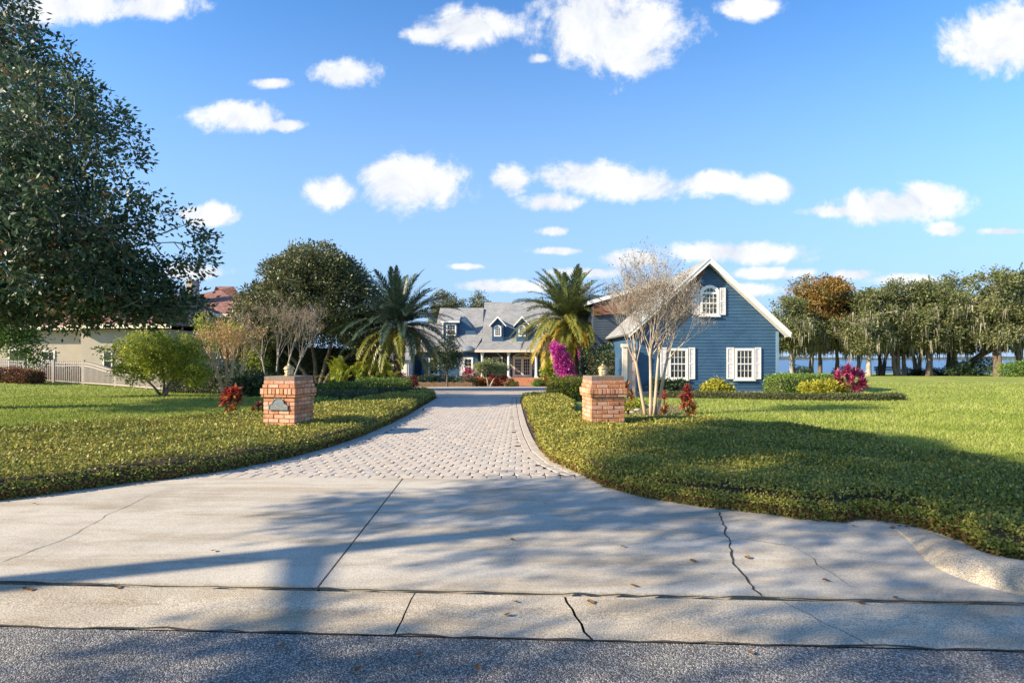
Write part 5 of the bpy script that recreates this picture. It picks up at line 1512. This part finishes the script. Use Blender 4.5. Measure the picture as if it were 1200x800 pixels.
# lakeside oaks, moss hanging from every bough
def shore(proto_seed, russet, h, wide, lean=0., moss=110, low=2.5):
    rng = np.random.default_rng(proto_seed)
    lob = []
    for i in range(9):
        a = rng.random() * 6.283; q = rng.uniform(.2, .9)
        z = h * rng.uniform(.52, .88)
        lob.append((lean * z / h + wide * q * math.cos(a), wide * q * math.sin(a), z, wide * rng.uniform(.38, .6), wide * rng.uniform(.38, .6), h * rng.uniform(.09, .15)))
    lob.append((lean, 0, h * .88, wide * .6, wide * .6, h * .12)); lob.append((lean * .6, 0, h * .5, wide * .95, wide * .9, h * .13)); lob.append((lean * .6 + 1, 0, h * .42, wide * .8, wide * .8, h * .09)); lob.append((lean - 1.6, .3, h * .36, wide * .5, wide * .6, h * .08)); lob.append((lean + 2.2, -.4, h * .33, wide * .35, wide * .5, h * .08))
    tk = [[(0, 0, -.4), (lean * .25, 0, h * .22), (lean * .55, 0, h * .45)]]
    if proto_seed % 2: tk.append([(.2, .1, -.3), (.5 + lean * .2, .2, h * .2), (1.2 + lean * .4, .3, h * .42)])
    when = (lambda r, C: (C[:, 2] > h * (.60 + .08 * np.sin(C[:, 0] * 1.3))) & (r.random(len(C)) < .85)) if russet else None
    return dict(trunks=tk, lobes=lob, ncl=820, per=30, cr=.52, L=.25, W=.125, lm=M['shoreleaf'], bm=M['greybark'] if proto_seed % 3 == 1 else M['bark'], tr=.24, seed=proto_seed, hollow=.3, sub=4,
                twig=.03, moss=moss, mosslen=1.25, lm2=M['cypress'] if russet else None, lm2_when=when, gap=.8, minz=low)
SH = [  # u, distance, kind, size, turn, label
    (929, 56, 0, .84, .3, 'leaning fork-trunked lakeside oak nearest the blue house'),
    (951, 58, 1, 1.02, 1.2, 'tall russet-crowned tree behind the clipped hedge, sunlit pale trunk'),
    (961, 63, 1, .98, 3.0, 'russet-crowned lakeside tree rising above the clipped hedge'),
    (981, 59, 1, .90, 2.2, 'lower russet-crowned lakeside tree behind the yellow shrub'),
    (1006, 60, 3, .92, .9, 'mossy lakeside oak behind the magenta plant'),
    (1017, 54, 0, .90, 4.0, 'mossy lakeside oak just right of the magenta plant'),
    (1031, 62, 2, .94, 5.1, 'slim mossy lakeside oak left of the dark bench'),
    (1052, 55, 4, .92, 2.9, 'mossy lakeside oak right beside the dark bench'),
    (1060, 59, 3, .93, 3.7, 'second mossy oak right of the dark bench'),
    (1076, 62, 0, .97, 1.9, 'thin dark-trunked oak between the bench and the thick white-footed trunk'),
    (1088, 54, 2, .94, .2, 'thick pale-footed mossy oak midway between bench and right edge'),
    (1112, 63, 4, 1.10, 4.4, 'tallest lakeside oak, its thin crown highest against the sky'),
    (1121, 57, 3, .95, 2.0, 'mossy oak left of the fallen leaning trunk'),
    (1171, 52, 4, .98, 1.1, 'pale-trunked mossy oak right of the leaning trunk'),
    (1196, 54, 2, 1.02, 3.3, 'mossy oak at the right edge of the photo'),
    (1222, 56, 1, 1.05, 2.5, 'russet oak just beyond the right edge'),
    (1252, 58, 3, 1.0, 5.3, 'mossy oak beyond the right edge of the lawn')]
kinds = [shore(61, False, 9.6, 3.2, -.9), shore(62, True, 10.4, 3.4), shore(63, False, 9.8, 3.5), shore(64, False, 9.4, 3.3, .5), shore(65, False, 10.6, 3.6)]
protos = {}
for (u, Y, kd, s, rt, lab) in SH:
    loc = G(u, Y)
    if kd in protos:
        copy_thing(protos[kd], loc, rt, (s, s, s), lab, 'oaks along the lake shore')
    else:
        protos[kd] = tree('lakeside_oak', lab, 'tree', loc, rot=rt, group='oaks along the lake shore', **kinds[kd]); protos[kd].scale = (s, s, s)
# leaning dark trunk among them
b = MB(); p0 = Vector(G(1124, 55)); tl = thing('leaning_tree', 'dark tree trunk leaning low to the right among the lakeside oaks', 'tree', tuple(p0))
b.tube([(0, 0, -.3), (.7, 0, .8), (1.9, .1, 1.9), (3.6, .1, 2.7), (5.2, 0, 3.0)], [.32, .28, .24, .18, .08], 8); b.tube([(1.9, .1, 1.9), (2.5, .1, 2.7), (2.9, 0, 3.6)], [.14, .1, .05], 6)
b.build('trunk', M['bark'], tl)
rng_ = np.random.default_rng(77); C_, o_, _k = lobe_points(rng_, [(4.2, 0, 3.2, 1.6, 1, .6), (2.9, 0, 3.8, 1.0, .8, .5)], 60, .1); V_, t_ = leaves(rng_, C_, o_, 26, .5, .22, .11)
link('crown', np_mesh('crown', V_, 4, t_), M['shoreleaf'], tl)

# ------------------------------------------------------------------ shrubs on the right
def place(u, v, h=0.):
    x, y = gp(u, v, h); return (x, y, gz(x, y))
hedge('box_hedge', 'clipped green box hedge at the right corner of the blue gabled house', 'hedge', [(at(906, 23.6), 23.6), (at(930, 23.7), 23.7), (at(950, 23.8), 23.8), (at(975, 23.9), 23.9)], 1.3, .86, 9000, .075, M['hedge'], 101)
hedge('edging_hedge', 'low dark edging hedge sweeping in front of the blue house and past the magenta plant', 'hedge',
      [(at(775, 22.8), 22.8), (at(820, 22.4), 22.4), (at(870, 21.8), 21.8), (at(920, 21.3), 21.3), (at(980, 20.9), 20.9), (at(1030, 20.9), 20.9), (at(1053, 21.3), 21.3)], .55, .22, 16000, .05, M['edging'], 102, jit=.025)
shrub('yellow_shrub', 'yellow-green variegated shrub between the box hedge and the magenta plant', 'shrub', G(965, 22.3), [(-.4, 0, .32, .45, .4, .3), (.15, 0, .36, .5, .4, .32), (.55, 0, .28, .4, .35, .28)], 190, 26, .16, .12, .055, M['yellow'], 103, hollow=.3)
shrub('yellow_shrub', 'small yellow-green shrub against the blue wall between the two lower windows', 'shrub', G(840, 23.4), [(-.3, 0, .32, .38, .3, .3), (.25, 0, .36, .40, .3, .30), (0, 0, .5, .3, .25, .2)], 120, 26, .15, .12, .055, M['yellow'], 104, hollow=.3)
shrub('dark_shrub', 'dark green bush under the left window of the blue gabled house', 'shrub', G(785, 23.5), [(-.3, 0, .40, .5, .4, .40), (.3, 0, .38, .5, .4, .36)], 150, 30, .18, .12, .05, M['darkbush'], 105, hollow=.3)
cordyline('magenta ti plant at the end of the yellow shrub on the right lawn', G(996, 22.1), [(-.5, 0, .85, 1.0, 0), (-.15, -.1, 1.1, 1.1, 0), (.2, 0, .95, 1.0, 0), (.5, .05, .80, 1.0, 0), (.05, .15, .7, 1.0, 0), (-.3, .1, .6, .9, 0), (.35, -.15, .55, 1.0, 1), (.1, -.2, .4, .9, 1), (.6, 0, .5, .8, 1), (-.1, -.25, .7, .8, 1)], M['magenta'], 106, .36, .085, 26, lm2=M['magenta'])
cordyline('red ti plant with yellowing lower leaves on the right lawn', place(806, 497), [(-.03, 0, .78, 1.0, 0), (.06, .02, .60, .9, 0), (-.1, 0, .5, .8, 0), (.12, -.02, .34, .85, 1), (.02, .03, .22, .8, 1)], M['red'], 107, .24, .075, 22, lm2=M['rusty'])
cordyline('shorter red ti plant beside the right crape myrtle', place(779, 492), [(-.02, 0, .62, .75, 0), (.03, .02, .30, .8, 1), (-.06, 0, .2, .75, 1)], M['red'], 108, .22, .075, 20, lm2=M['rusty'])
cordyline('pinkish-orange ti plant half hidden behind the right pillar', G(735, 13.6), [(-.02, 0, .85, .9, 0), (.1, .02, .68, .8, 0), (.02, 0, .42, .8, 1), (-.05, .1, .25, .8, 1)], M['rusty'], 109, .24, .07, 20, lm2=M['yellow'])
hedge('clipped_hedge', 'clipped yellow-green hedge behind the right pillar under the palm', 'hedge', [(at(648, 20.6), 20.6), (at(664, 20.9), 20.9), (at(688, 21.4), 21.4)], .9, .80, 5200, .07, M['yellow'], 110)
clump('dark grassy clump at the bend of the drive beside the yellow-green hedge', G(633, 22.2), .42, 240, .34, .014, M['darkbush'], 111, ry=.35)
shrub('low_shrub', 'low yellow-green plant between the right pillar and the bare myrtle', 'shrub', G(722, 17.5), [(0, 0, .18, .35, .3, .2), (.6, 0, .15, .35, .3, .15)], 90, 24, .12, .08, .035, M['lime'], 112)
hedge('tall_hedge', 'tall dark evergreen hedge between the palm and the blue house', 'hedge', [(at(688, 31), 31), (at(700, 30.6), 30.6), (at(714, 30.2), 30.2), (at(727, 29.6), 29.6)], 1.2, 2.6, 9000, .12, M['darkbush'], 113, jit=.12)
shrub('bougainvillea', 'magenta flowering bougainvillea trained upright left of the right palm trunk', 'shrub', G(660, 30.2), [(-.34, 0, 2.45, .32, .3, .4), (-.16, 0, 1.95, .45, .34, .45), (.06, 0, 1.4, .45, .34, .45), (.25, 0, .9, .38, .3, .45), (.25, 0, .4, .3, .28, .3)], 240, 26, .16, .10, .07, M['flower'], 114, hollow=.2, stems=6, twig=.02)
shrub('bougainvillea', 'smaller pink bougainvillea right of the right palm trunk', 'shrub', G(683, 38), [(0, 0, 2.6, .35, .3, .4), (.15, 0, 2.2, .3, .3, .4)], 80, 22, .2, .12, .08, M['flower'], 115, hollow=.2, stems=6, twig=.02)
# mulch and stones round the myrtle
mu = MB(); P = smooth_poly([place(735, 480)[:2], place(770, 474)[:2], place(800, 478)[:2], place(790, 490)[:2], place(760, 492)[:2], place(732, 490)[:2]], 5)
mu.prism_z(P, -.02, .02); o = mu.build('mulch_bed', M['mulch']); o['kind'] = 'structure'
def stone_row(pts, sz, seed, label):
    rng = np.random.default_rng(seed)
    for (x, y) in pts:
        b = MB(); k = 9; vs = []
        r = sz * rng.uniform(.8, 1.2); sq = rng.uniform(.5, .8)
        b.lathe((0, 0, 0), [(r * .8, -.03), (r, .02), (r * .92, r * sq * .7), (r * .55, r * sq), (r * .1, r * sq * 1.04)], 9)
        b.v = [(p[0] * (1 + rng.normal(0, .08)) * 1.25, p[1] * (1 + rng.normal(0, .08)), p[2] * (1 + rng.normal(0, .08))) for p in b.v]
        o = b.build('border_stone', M['stone'], loc=(x, y, gz(x, y)), rot=(0, 0, rng.random() * 3))
        tag(o, label, 'stone', 'stones edging the mulch by the bare myrtle', 'thing')
stone_row([place(738, 484)[:2], place(747, 481)[:2], place(755, 478)[:2], place(764, 476)[:2], place(774, 475.5)[:2]], .12, 120, 'rounded stone edging the mulch round the bare crape myrtle')

# ------------------------------------------------------------------ plants by the porch
def croton(label, loc, w, h, lm, seed, n=70):
    return shrub('croton', label, 'shrub', loc, [(-w * .4, 0, h * .5, w * .55, w * .4, h * .5), (w * .4, 0, h * .45, w * .55, w * .4, h * .45)], n, 22, .22, .18, .07, lm, seed, hollow=.2)
tree('frangipani', 'light green frangipani on two bare stems left of the porch steps', 'tree', G(573, 53), [[(0, 0, -.1), (-.15, 0, .6), (-.35, 0, 1.3)], [(.1, 0, -.1), (.4, 0, .6), (.9, 0, 1.2)]],
     [(-.7, 0, 1.8, .9, .8, .5), (.9, 0, 1.7, .9, .8, .5), (.1, 0, 2.1, .9, .8, .5)], 150, 24, .28, .22, .08, M['palelime'], M['myrtle'], tr=.10, seed=131, hollow=.3, sub=3)
tree('frangipani', 'lime-green frangipani right of the porch steps before the pink flowers', 'tree', G(645, 50), [[(0, 0, -.1), (0, 0, .6), (.1, 0, 1.2)]],
     [(0, 0, 1.6, .8, .7, .6), (.3, 0, 2.3, .6, .6, .6), (-.5, 0, 1.5, .5, .5, .4)], 150, 24, .28, .22, .08, M['lime'], M['myrtle'], tr=.09, seed=132, hollow=.3, sub=3)
croton('red and orange croton left of the frangipani by the porch', G(562, 54), .8, .95, M['rusty'], 133)
croton('dark red croton between the frangipani stems by the porch', G(584, 54.3), .9, 1.3, M['red'], 134)
croton('red croton at the right of the porch steps', G(641, 51.5), .7, 1.0, M['rusty'], 135)
croton('magenta leaved croton below the window left of the porch', G(551, 56.2), .7, 1.9, M['magenta'], 136)
shrub('round_shrub', 'small round green shrub left of the brick steps', 'shrub', G(600, 51.5), [(0, 0, .3, .6, .5, .4)], 60, 24, .2, .12, .05, M['hedge'], 137)
shrub('round_shrub', 'small round green shrub right of the brick steps', 'shrub', G(630, 51), [(0, 0, .35, .5, .45, .42)], 60, 24, .2, .12, .05, M['hedge'], 138)
shrub('brown_shrub', 'grey-brown twiggy shrub left of the red croton', 'shrub', G(549, 53.5), [(-.2, 0, .65, .7, .5, .6), (.4, 0, .5, .5, .5, .5)], 90, 22, .2, .12, .05, M['brownbush'], 139)
shrub('dark_shrub', 'dark low shrub row under the wing windows of the main house', 'shrub', G(524, 55), [(-1.8, 0, .6, .9, .5, .7), (-.5, 0, .5, .9, .5, .6), (.8, 0, .5, .9, .5, .6), (-2.8, 0, .5, .7, .5, .6)], 200, 24, .25, .15, .06, M['darkbush'], 140)
croton('dark maroon shrub at the white side wing right of the left palm', G(478, 48), .9, 1.1, M['maroon'], 141)
b = MB(); yb = 52.4
for i in range(34):
    b.box(-10.6 + i * .20, -10.6 + i * .20 + .188, yb, yb + .2, gz(-7, yb) - .1, gz(-7, yb) + .42 + .03 * math.sin(i * 1.7))
o = b.build('retaining_edge', M['edgebrick']); tag(o, 'low brick edging of the flower bed before the wing of the main house', 'garden edging', None, 'thing')

# ------------------------------------------------------------------ shrubs on the left
hedge('clipped_hedge', 'bright clipped hedge left of the drive below the bluish palm', 'hedge', [(at(420, 27.5), 27.5), (at(440, 27.8), 27.8), (at(478, 28.4), 28.4)], 1.4, .72, 7000, .075, M['hedge'], 151)
hedge('low_hedge', 'lower dark green hedge running behind the left pillar', 'hedge', [(at(368, 24.6), 24.6), (at(395, 25.0), 25.0), (at(422, 25.6), 25.6)], 1.0, .52, 5000, .07, M['hedge'], 152, tint0=(0, .6))
hedge('edging_hedge', 'dark low edging hedge at the bend of the drive, left side', 'hedge', [(at(425, 24.3), 24.3), (at(460, 24.0), 24.0), (at(500, 24.6), 24.6)], .7, .34, 4500, .055, M['darkbush'], 153, jit=.03)
shrub('low_shrub', 'low green ground plants right of the left pillar', 'shrub', G(393, 17.0), [(-.5, 0, .15, .6, .5, .2), (.4, 0, .15, .7, .5, .18)], 150, 22, .14, .09, .035, M['hedge'], 154)
hedge('low_hedge', 'bluish low mound of groundcover behind the left pillar', 'hedge', [(at(362, 20.4), 20.4), (at(400, 20.8), 20.8), (at(440, 21.4), 21.4)], 1.6, .3, 6000, .06, M['edging'], 155, jit=.04)
def fern_wall():
    """upright arching lime fronds behind the clipped hedge"""
    t = thing('bamboo_palm_clump', 'tall lime-green feathery bamboo palms between the magnolia and the bluish palm', 'plant', G(425, 33.5))
    rng = np.random.default_rng(156); me = frond_mesh(157, 1.5, R(75), 22, .34, .05, .3); me.materials.append(M['lime'])
    b = MB()
    for i in range(90):
        x = rng.uniform(-1.9, 1.9); y = rng.uniform(-.5, .5); z = rng.uniform(.4, 1.5)
        o = bpy.data.objects.new('frond', me); COL.objects.link(o); o.parent = t; o.location = (x, y, z); o.rotation_euler = (0, -R(rng.uniform(45, 85)), rng.random() * 6.283); f = rng.uniform(.5, .9); o.scale = (f, f, f)
        b.tube([(x, y, -.1), (x, y, z)], .014, 4, cap=False)
    b.build('canes', M['hedgecore'], t)
fern_wall()
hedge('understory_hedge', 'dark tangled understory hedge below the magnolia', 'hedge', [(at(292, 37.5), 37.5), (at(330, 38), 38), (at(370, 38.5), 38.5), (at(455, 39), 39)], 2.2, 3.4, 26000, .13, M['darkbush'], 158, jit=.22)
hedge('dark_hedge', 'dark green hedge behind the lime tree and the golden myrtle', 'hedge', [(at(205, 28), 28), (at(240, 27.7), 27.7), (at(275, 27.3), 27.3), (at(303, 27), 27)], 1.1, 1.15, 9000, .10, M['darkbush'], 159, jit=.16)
shrub('lime_shrub', 'tall yellow-green shrub behind the golden crape myrtle', 'shrub', G(268, 27.5), [(-.9, 0, 2.9, .6, .5, .6), (.2, 0, 3.0, .6, .5, .6), (-1.2, 0, 3.6, .45, .45, .45), (1.3, 0, 1.7, .5, .5, .8)], 150, 26, .28, .11, .05, M['lime'], 160, hollow=.2, stems=16, twig=.016)
shrub('aspidistra_clump', 'dark broad-leaved plants with pale glints behind the left pillar', 'shrub', G(298, 23.5), [(-.3, 0, .4, .5, .4, .45), (.5, 0, .45, .6, .4, .5)], 110, 18, .22, .24, .08, M['darkbush'], 161)
cordyline('bright red ti plant with a bare cane at the foot of the golden crape myrtle', place(271, 491), [(-.10, 0, .66, 1.0, 0), (.10, .02, .70, 1.0, 0), (0, -.05, .56, 1.0, 0), (.2, 0, .50, .9, 0), (-.2, 0, .48, .9, 0), (.12, -.1, .22, .9, 1), (-.05, -.1, .14, .8, 1)], M['red'], 162, .25, .085, 20, lm2=M['rusty'])
cordyline('small dark red ti plant left of the pillar with the plaque', place(303, 488), [(.0, 0, .26, .9, 0), (-.14, 0, .16, .8, 1), (.14, .02, .22, .8, 0)], M['maroon'], 163, .22, .07, 18, lm2=M['rusty'])
hedge('red_tipped_hedge', 'low hedge with red-brown tips at the far left before the fence', 'hedge', [(at(-40, 31.2), 31.2), (at(-10, 31.2), 31.2), (at(20, 31.2), 31.2), (at(42, 31.2), 31.2)], 1.2, .70, 9000, .09, M['redhedge'], 164, jit=.07)
shrub('understory_bush', 'dark bushes under the lakeside oaks behind the leaning trunk', 'shrub', G(1150, 54), [(-2.2, 0, .7, 1.3, 1, .9), (0, 0, .9, 1.4, 1, 1.1), (-.9, .3, .6, 1.2, 1, .8)], 220, 24, .4, .2, .08, M['darkbush'], 165)
shrub('understory_bush', 'green bush at the foot of the pale-trunked oak near the right edge', 'shrub', G(1187, 49), [(0, 0, .6, 1.2, .9, .75), (1.6, 0, .7, 1.2, .9, .8)], 160, 24, .35, .18, .08, M['hedge'], 166)
shrub('understory_bush', 'small dark bush on the shore behind the clipped box hedge', 'shrub', G(938, 56), [(0, 0, .4, .9, .7, .5)], 50, 22, .3, .2, .08, M['darkbush'], 167)

for u_, y_, w_, lab_ in ((992, 60, 1.2, 'small dark bush on the shore behind the magenta plant'), (1069, 60, 1.0, 'small dark bush between the oaks right of the bench'), (1098, 58, 1.1, 'small dark bush right of the thick pale-footed oak')):
    shrub('understory_bush', lab_, 'shrub', G(u_, y_), [(-.5 * w_, 0, .35, .9 * w_, .7, .45), (.7 * w_, 0, .3, .8 * w_, .6, .38)], 70, 22, .3, .18, .08, M['darkbush'], int(u_))
# bench by the lake, small path light, litter
bx, by, bz = G(1040, 57); t = thing('park_bench', 'dark bench by the lake between two lakeside oaks', 'bench', (bx, by, bz))
b = MB()
for i in range(4): b.box(-1.2, 1.2, -.25 + i * .13, -.25 + i * .13 + .11, .42, .46)
b.build('seat', M['black'], t)
b = MB()
for i in range(3): b.box(-1.2, 1.2, .28 + i * .02, .31 + i * .02, .55 + i * .15, .66 + i * .15)
b.build('backrest', M['black'], t)
for sx in (-1.0, 1.0):
    b = MB(); b.box(sx - .04, sx + .04, -.24, -.18, -.05, .42); b.box(sx - .04, sx + .04, .22, .28, -.05, .95); b.box(sx - .04, sx + .04, -.18, .22, .36, .40); b.build('leg', M['black'], t)
px, py = gp(494.5, 486); t = thing('path_light', 'tiny dark path light at the left edge of the drive', 'lamp', (px + .02, py, gz(px, py)))
b = MB(); b.lathe((0, 0, 0), [(.012, -.05), (.012, .13)], 8); b.build('stake', M['black'], t)
b = MB(); b.lathe((0, 0, 0), [(.03, .13), (.05, .14), (.045, .16), (.02, .18)], 10); b.build('hood', M['black'], t)
def fallen(n, seed):
    rng = np.random.default_rng(seed)
    spots = [(492, 762), (603, 702), (594, 717), (692, 703), (743, 686), (560, 777), (36, 688), (30, 687), (138, 686), (812, 657), (876, 653), (968, 680), (990, 612), (1000, 616), (958, 610), (40, 590), (600, 632), (730, 640), (330, 752), (420, 780), (880, 760), (1050, 700), (1010, 704), (640, 590), (250, 645), (1049, 612), (1054, 616), (1058, 610), (1062, 617), (1066, 620), (1046, 618), (1038, 612), (1070, 624)]
    for (u, v) in spots:
        rx, rz = ray(u, v); y = 1.57 / -rz; x = rx * y
        L, W = rng.uniform(.03, .06), rng.uniform(.014, .026); c = rng.uniform(.2, .5) * W
        vs = [(-L / 2, 0, 0), (-L * .15, -W, c), (L * .25, -W * .8, c), (L / 2, 0, .006), (L * .25, W * .8, c * .8), (-L * .15, W, c * .9), (0, 0, .001)]
        b = MB(); b.add(vs, [(0, 1, 6), (1, 2, 6), (2, 3, 6), (3, 4, 6), (4, 5, 6), (5, 0, 6)]); b.add([(p[0], p[1], p[2] + .0012) for p in vs], [(6, 1, 0), (6, 2, 1), (6, 3, 2), (6, 4, 3), (6, 5, 4), (6, 0, 5)])
        o = b.build('fallen_leaf', M['deadleaf'], loc=(x, y, .032 if y > yk(3.7, x) else .016 if y > yk(3.1, x) else .012), rot=(rng.normal(0, .15), rng.normal(0, .15), rng.random() * 6.28))
        tag(o, 'small brown leaf lying on the pavement', 'leaf', 'fallen leaves on the pavement', 'thing')
fallen(25, 171)

hedge('dark_hedge', 'dark hedge added for the shade behind the pickets of the beige fence before the villa wall', 'hedge', [(at(48, 34), 34), (at(98, 33.8), 33.8), (at(140, 32.4), 32.4), (at(180, 30.6), 30.6)], .7, .95, 6000, .11, M['shadehedge'], 168, jit=.08)  # hedge put in to stand for the shade between fence and villa

# ------------------------------------------------------------------ sky, sun, camera
def build_world():
    w = bpy.data.worlds.new('World'); SC.world = w; w.use_nodes = True
    nt = w.node_tree; nt.nodes.clear()
    out = nt.nodes.new('ShaderNodeOutputWorld'); bg = nt.nodes.new('ShaderNodeBackground')
    nt.links.new(bg.outputs[0], out.inputs[0]); bg.inputs['Strength'].default_value = SKY_STRENGTH
    sky = nt.nodes.new('ShaderNodeTexSky'); sky.sky_type = 'NISHITA'; sky.sun_disc = False
    sky.sun_elevation = R(SUN_EL); sky.sun_rotation = math.atan2(-SUN_D[0], -SUN_D[1])
    sky.air_density = 1.0; sky.dust_density = 0.3; sky.ozone_density = 2.5
    hs = nt.nodes.new('ShaderNodeHueSaturation'); hs.inputs['Saturation'].default_value = SKY_SAT; hs.inputs['Value'].default_value = SKY_VAL; hs.inputs['Hue'].default_value = 0.504
    nt.links.new(sky.outputs[0], hs.inputs['Color'])
    L = nt.links.new
    def math_(op, a, b=None, c=None, clamp=False):
        n = nt.nodes.new('ShaderNodeMath'); n.operation = op; n.use_clamp = clamp
        for i, q in enumerate((a, b, c)):
            if q is None: continue
            if isinstance(q, (int, float)): n.inputs[i].default_value = q
            else: L(q, n.inputs[i])
        return n.outputs[0]
    tc = nt.nodes.new('ShaderNodeTexCoord'); sp = nt.nodes.new('ShaderNodeSeparateXYZ'); L(tc.outputs['Generated'], sp.inputs[0])
    yy = math_('MAXIMUM', sp.outputs[1], 0.02)
    cx = math_('DIVIDE', sp.outputs[0], yy); cz = math_('DIVIDE', sp.outputs[2], yy)
    cb = nt.nodes.new('ShaderNodeCombineXYZ'); L(cx, cb.inputs[0]); L(cz, cb.inputs[1])
    # wind-torn outline: two scales of warp
    n1 = noise(nt, 7.5, 7, 0.66, cb.outputs[0], 0.5); n1.noise_dimensions = '3D'
    n2 = noise(nt, 26.0, 6, 0.66, cb.outputs[0])
    blobs = [(285,138,50,19),(330,147,28,8),(483,216,66,33),(450,205,30,20),(386,226,34,19),(240,252,42,13),(545,32,60,24),(500,42,28,12),
             (718,38,88,50),(690,20,60,40),(745,70,40,20),(880,8,34,14),(1165,52,64,36),(1190,25,40,25),(403,86,38,16),(318,98,26,7),(85,10,100,17),(175,8,60,16),
             (690,208,62,19),(750,218,60,18),(645,237,36,12),(598,211,24,17),(833,214,44,14),(900,220,36,16),(1045,242,82,20),(1080,232,40,18),(980,248,40,8),(1108,268,20,9),(648,271,20,6),
             (634,69,14,7),(872,296,90,14),(735,304,42,11),(1000,322,32,7),(1055,328,50,7),(1185,326,30,7),(900,320,60,7),(228,318,40,9),(1175,271,34,5),(655,294,32,5),(545,312,22,4),(595,335,60,8),(690,320,50,7),(860,340,60,8)]
    mind = None
    for (u, v, ru, rv) in blobs:
        mu = nt.nodes.new('ShaderNodeVectorMath'); mu.operation = 'MULTIPLY_ADD'
        sx, sy = 640.0 / (ru * 1.06), 640.0 / (rv * 1.06)
        L(cb.outputs[0], mu.inputs[0]); mu.inputs[1].default_value = (sx, sy, 0)
        mu.inputs[2].default_value = (-(u - 600) / 640.0 * sx, -(420 - v) / 640.0 * sy, 0)
        ln = nt.nodes.new('ShaderNodeVectorMath'); ln.operation = 'LENGTH'; L(mu.outputs[0], ln.inputs[0])
        o = ln.outputs['Value']
        mind = o if mind is None else math_('SMOOTH_MIN', mind, o, 0.25)
    w1 = math_('MULTIPLY', math_('SUBTRACT', n1.outputs[0], 0.5), 2.0)
    w2 = math_('MULTIPLY', math_('SUBTRACT', n2.outputs[0], 0.5), 1.1)
    dens = math_('ADD', math_('SUBTRACT', 1.0, mind), math_('ADD', w1, w2))
    mr = nt.nodes.new('ShaderNodeMapRange'); mr.interpolation_type = 'SMOOTHSTEP'
    L(dens, mr.inputs[0]); mr.inputs[1].default_value = -0.16; mr.inputs[2].default_value = 0.50
    front = math_('GREATER_THAN', sp.outputs[1], 0.05)
    fac = math_('MULTIPLY', mr.outputs[0], front)
    fac = math_('MULTIPLY', fac, 0.97)
    # pale veil low in the sky
    mr2 = nt.nodes.new('ShaderNodeMapRange'); mr2.interpolation_type = 'SMOOTHSTEP'
    L(cz, mr2.inputs[0]); mr2.inputs[1].default_value = 0.72; mr2.inputs[2].default_value = -0.02
    mr2.inputs[3].default_value = 0.0; mr2.inputs[4].default_value = 0.95
    mxa = nt.nodes.new('ShaderNodeMix'); mxa.data_type = 'RGBA'; L(mr2.outputs[0], mxa.inputs[0])
    L(hs.outputs[0], mxa.inputs[6]); mxa.inputs[7].default_value = VEIL
    # cloud body: bright, faintly grey in the thick lower parts
    cr = ramp(nt, [(0.34, tuple(c * q for c, q in zip(CLOUD, (.74, .78, .84)))), (0.56, CLOUD)]); L(n1.outputs[0], cr.inputs[0])
    mx = nt.nodes.new('ShaderNodeMix'); mx.data_type = 'RGBA'; L(fac, mx.inputs[0])
    cm = nt.nodes.new('ShaderNodeMix'); cm.data_type = 'RGBA'; cm.blend_type = 'MULTIPLY'; cm.inputs[0].default_value = 1
    L(cr.outputs[0], cm.inputs[6]); cm.inputs[7].default_value = (CLOUD_GAIN, CLOUD_GAIN, CLOUD_GAIN, 1)
    L(mxa.outputs[2], mx.inputs[6]); L(cm.outputs[2], mx.inputs[7])
    L(mx.outputs[2], bg.inputs['Color'])

SUN_EL, SUN_AZ = 26.5, 21.0
SKY_STRENGTH, SKY_SAT, SKY_VAL = 0.112, 1.25, 1.08
VEIL = (1.5, 2.35, 3.7, 1); CLOUD = (.97, .98, 1.0); CLOUD_GAIN = 3.95
SUN_D = (math.cos(R(SUN_AZ)) * math.cos(R(SUN_EL)), math.sin(R(SUN_AZ)) * math.cos(R(SUN_EL)), -math.sin(R(SUN_EL)))
build_world()
sl = bpy.data.lights.new('sun', 'SUN'); sl.energy = 5.0; sl.angle = R(0.53); sl.color = (1.0, .85, .63)
so = bpy.data.objects.new('sun', sl); COL.objects.link(so)
so.rotation_euler = Vector(SUN_D).to_track_quat('-Z', 'Y').to_euler(); so.location = (-40, -12, 30)

cam = bpy.data.cameras.new('camera'); cam.sensor_width = 36; cam.lens = 640 / 1200 * 36
cam.shift_y = 20 / 1200; cam.clip_end = 6000; cam.clip_start = 0.05
co = bpy.data.objects.new('camera', cam); COL.objects.link(co)
co.location = (0, 0, H); co.rotation_euler = (R(90), 0, 0)
SC.camera = co
vs = SC.view_settings
SC.display_settings.display_device = 'sRGB'
vs.view_transform = 'Standard'; vs.look = 'None'; vs.gamma = 1.0; vs.use_curve_mapping = False; vs.exposure = 1.3
SC.render.resolution_x, SC.render.resolution_y = 1024, 682
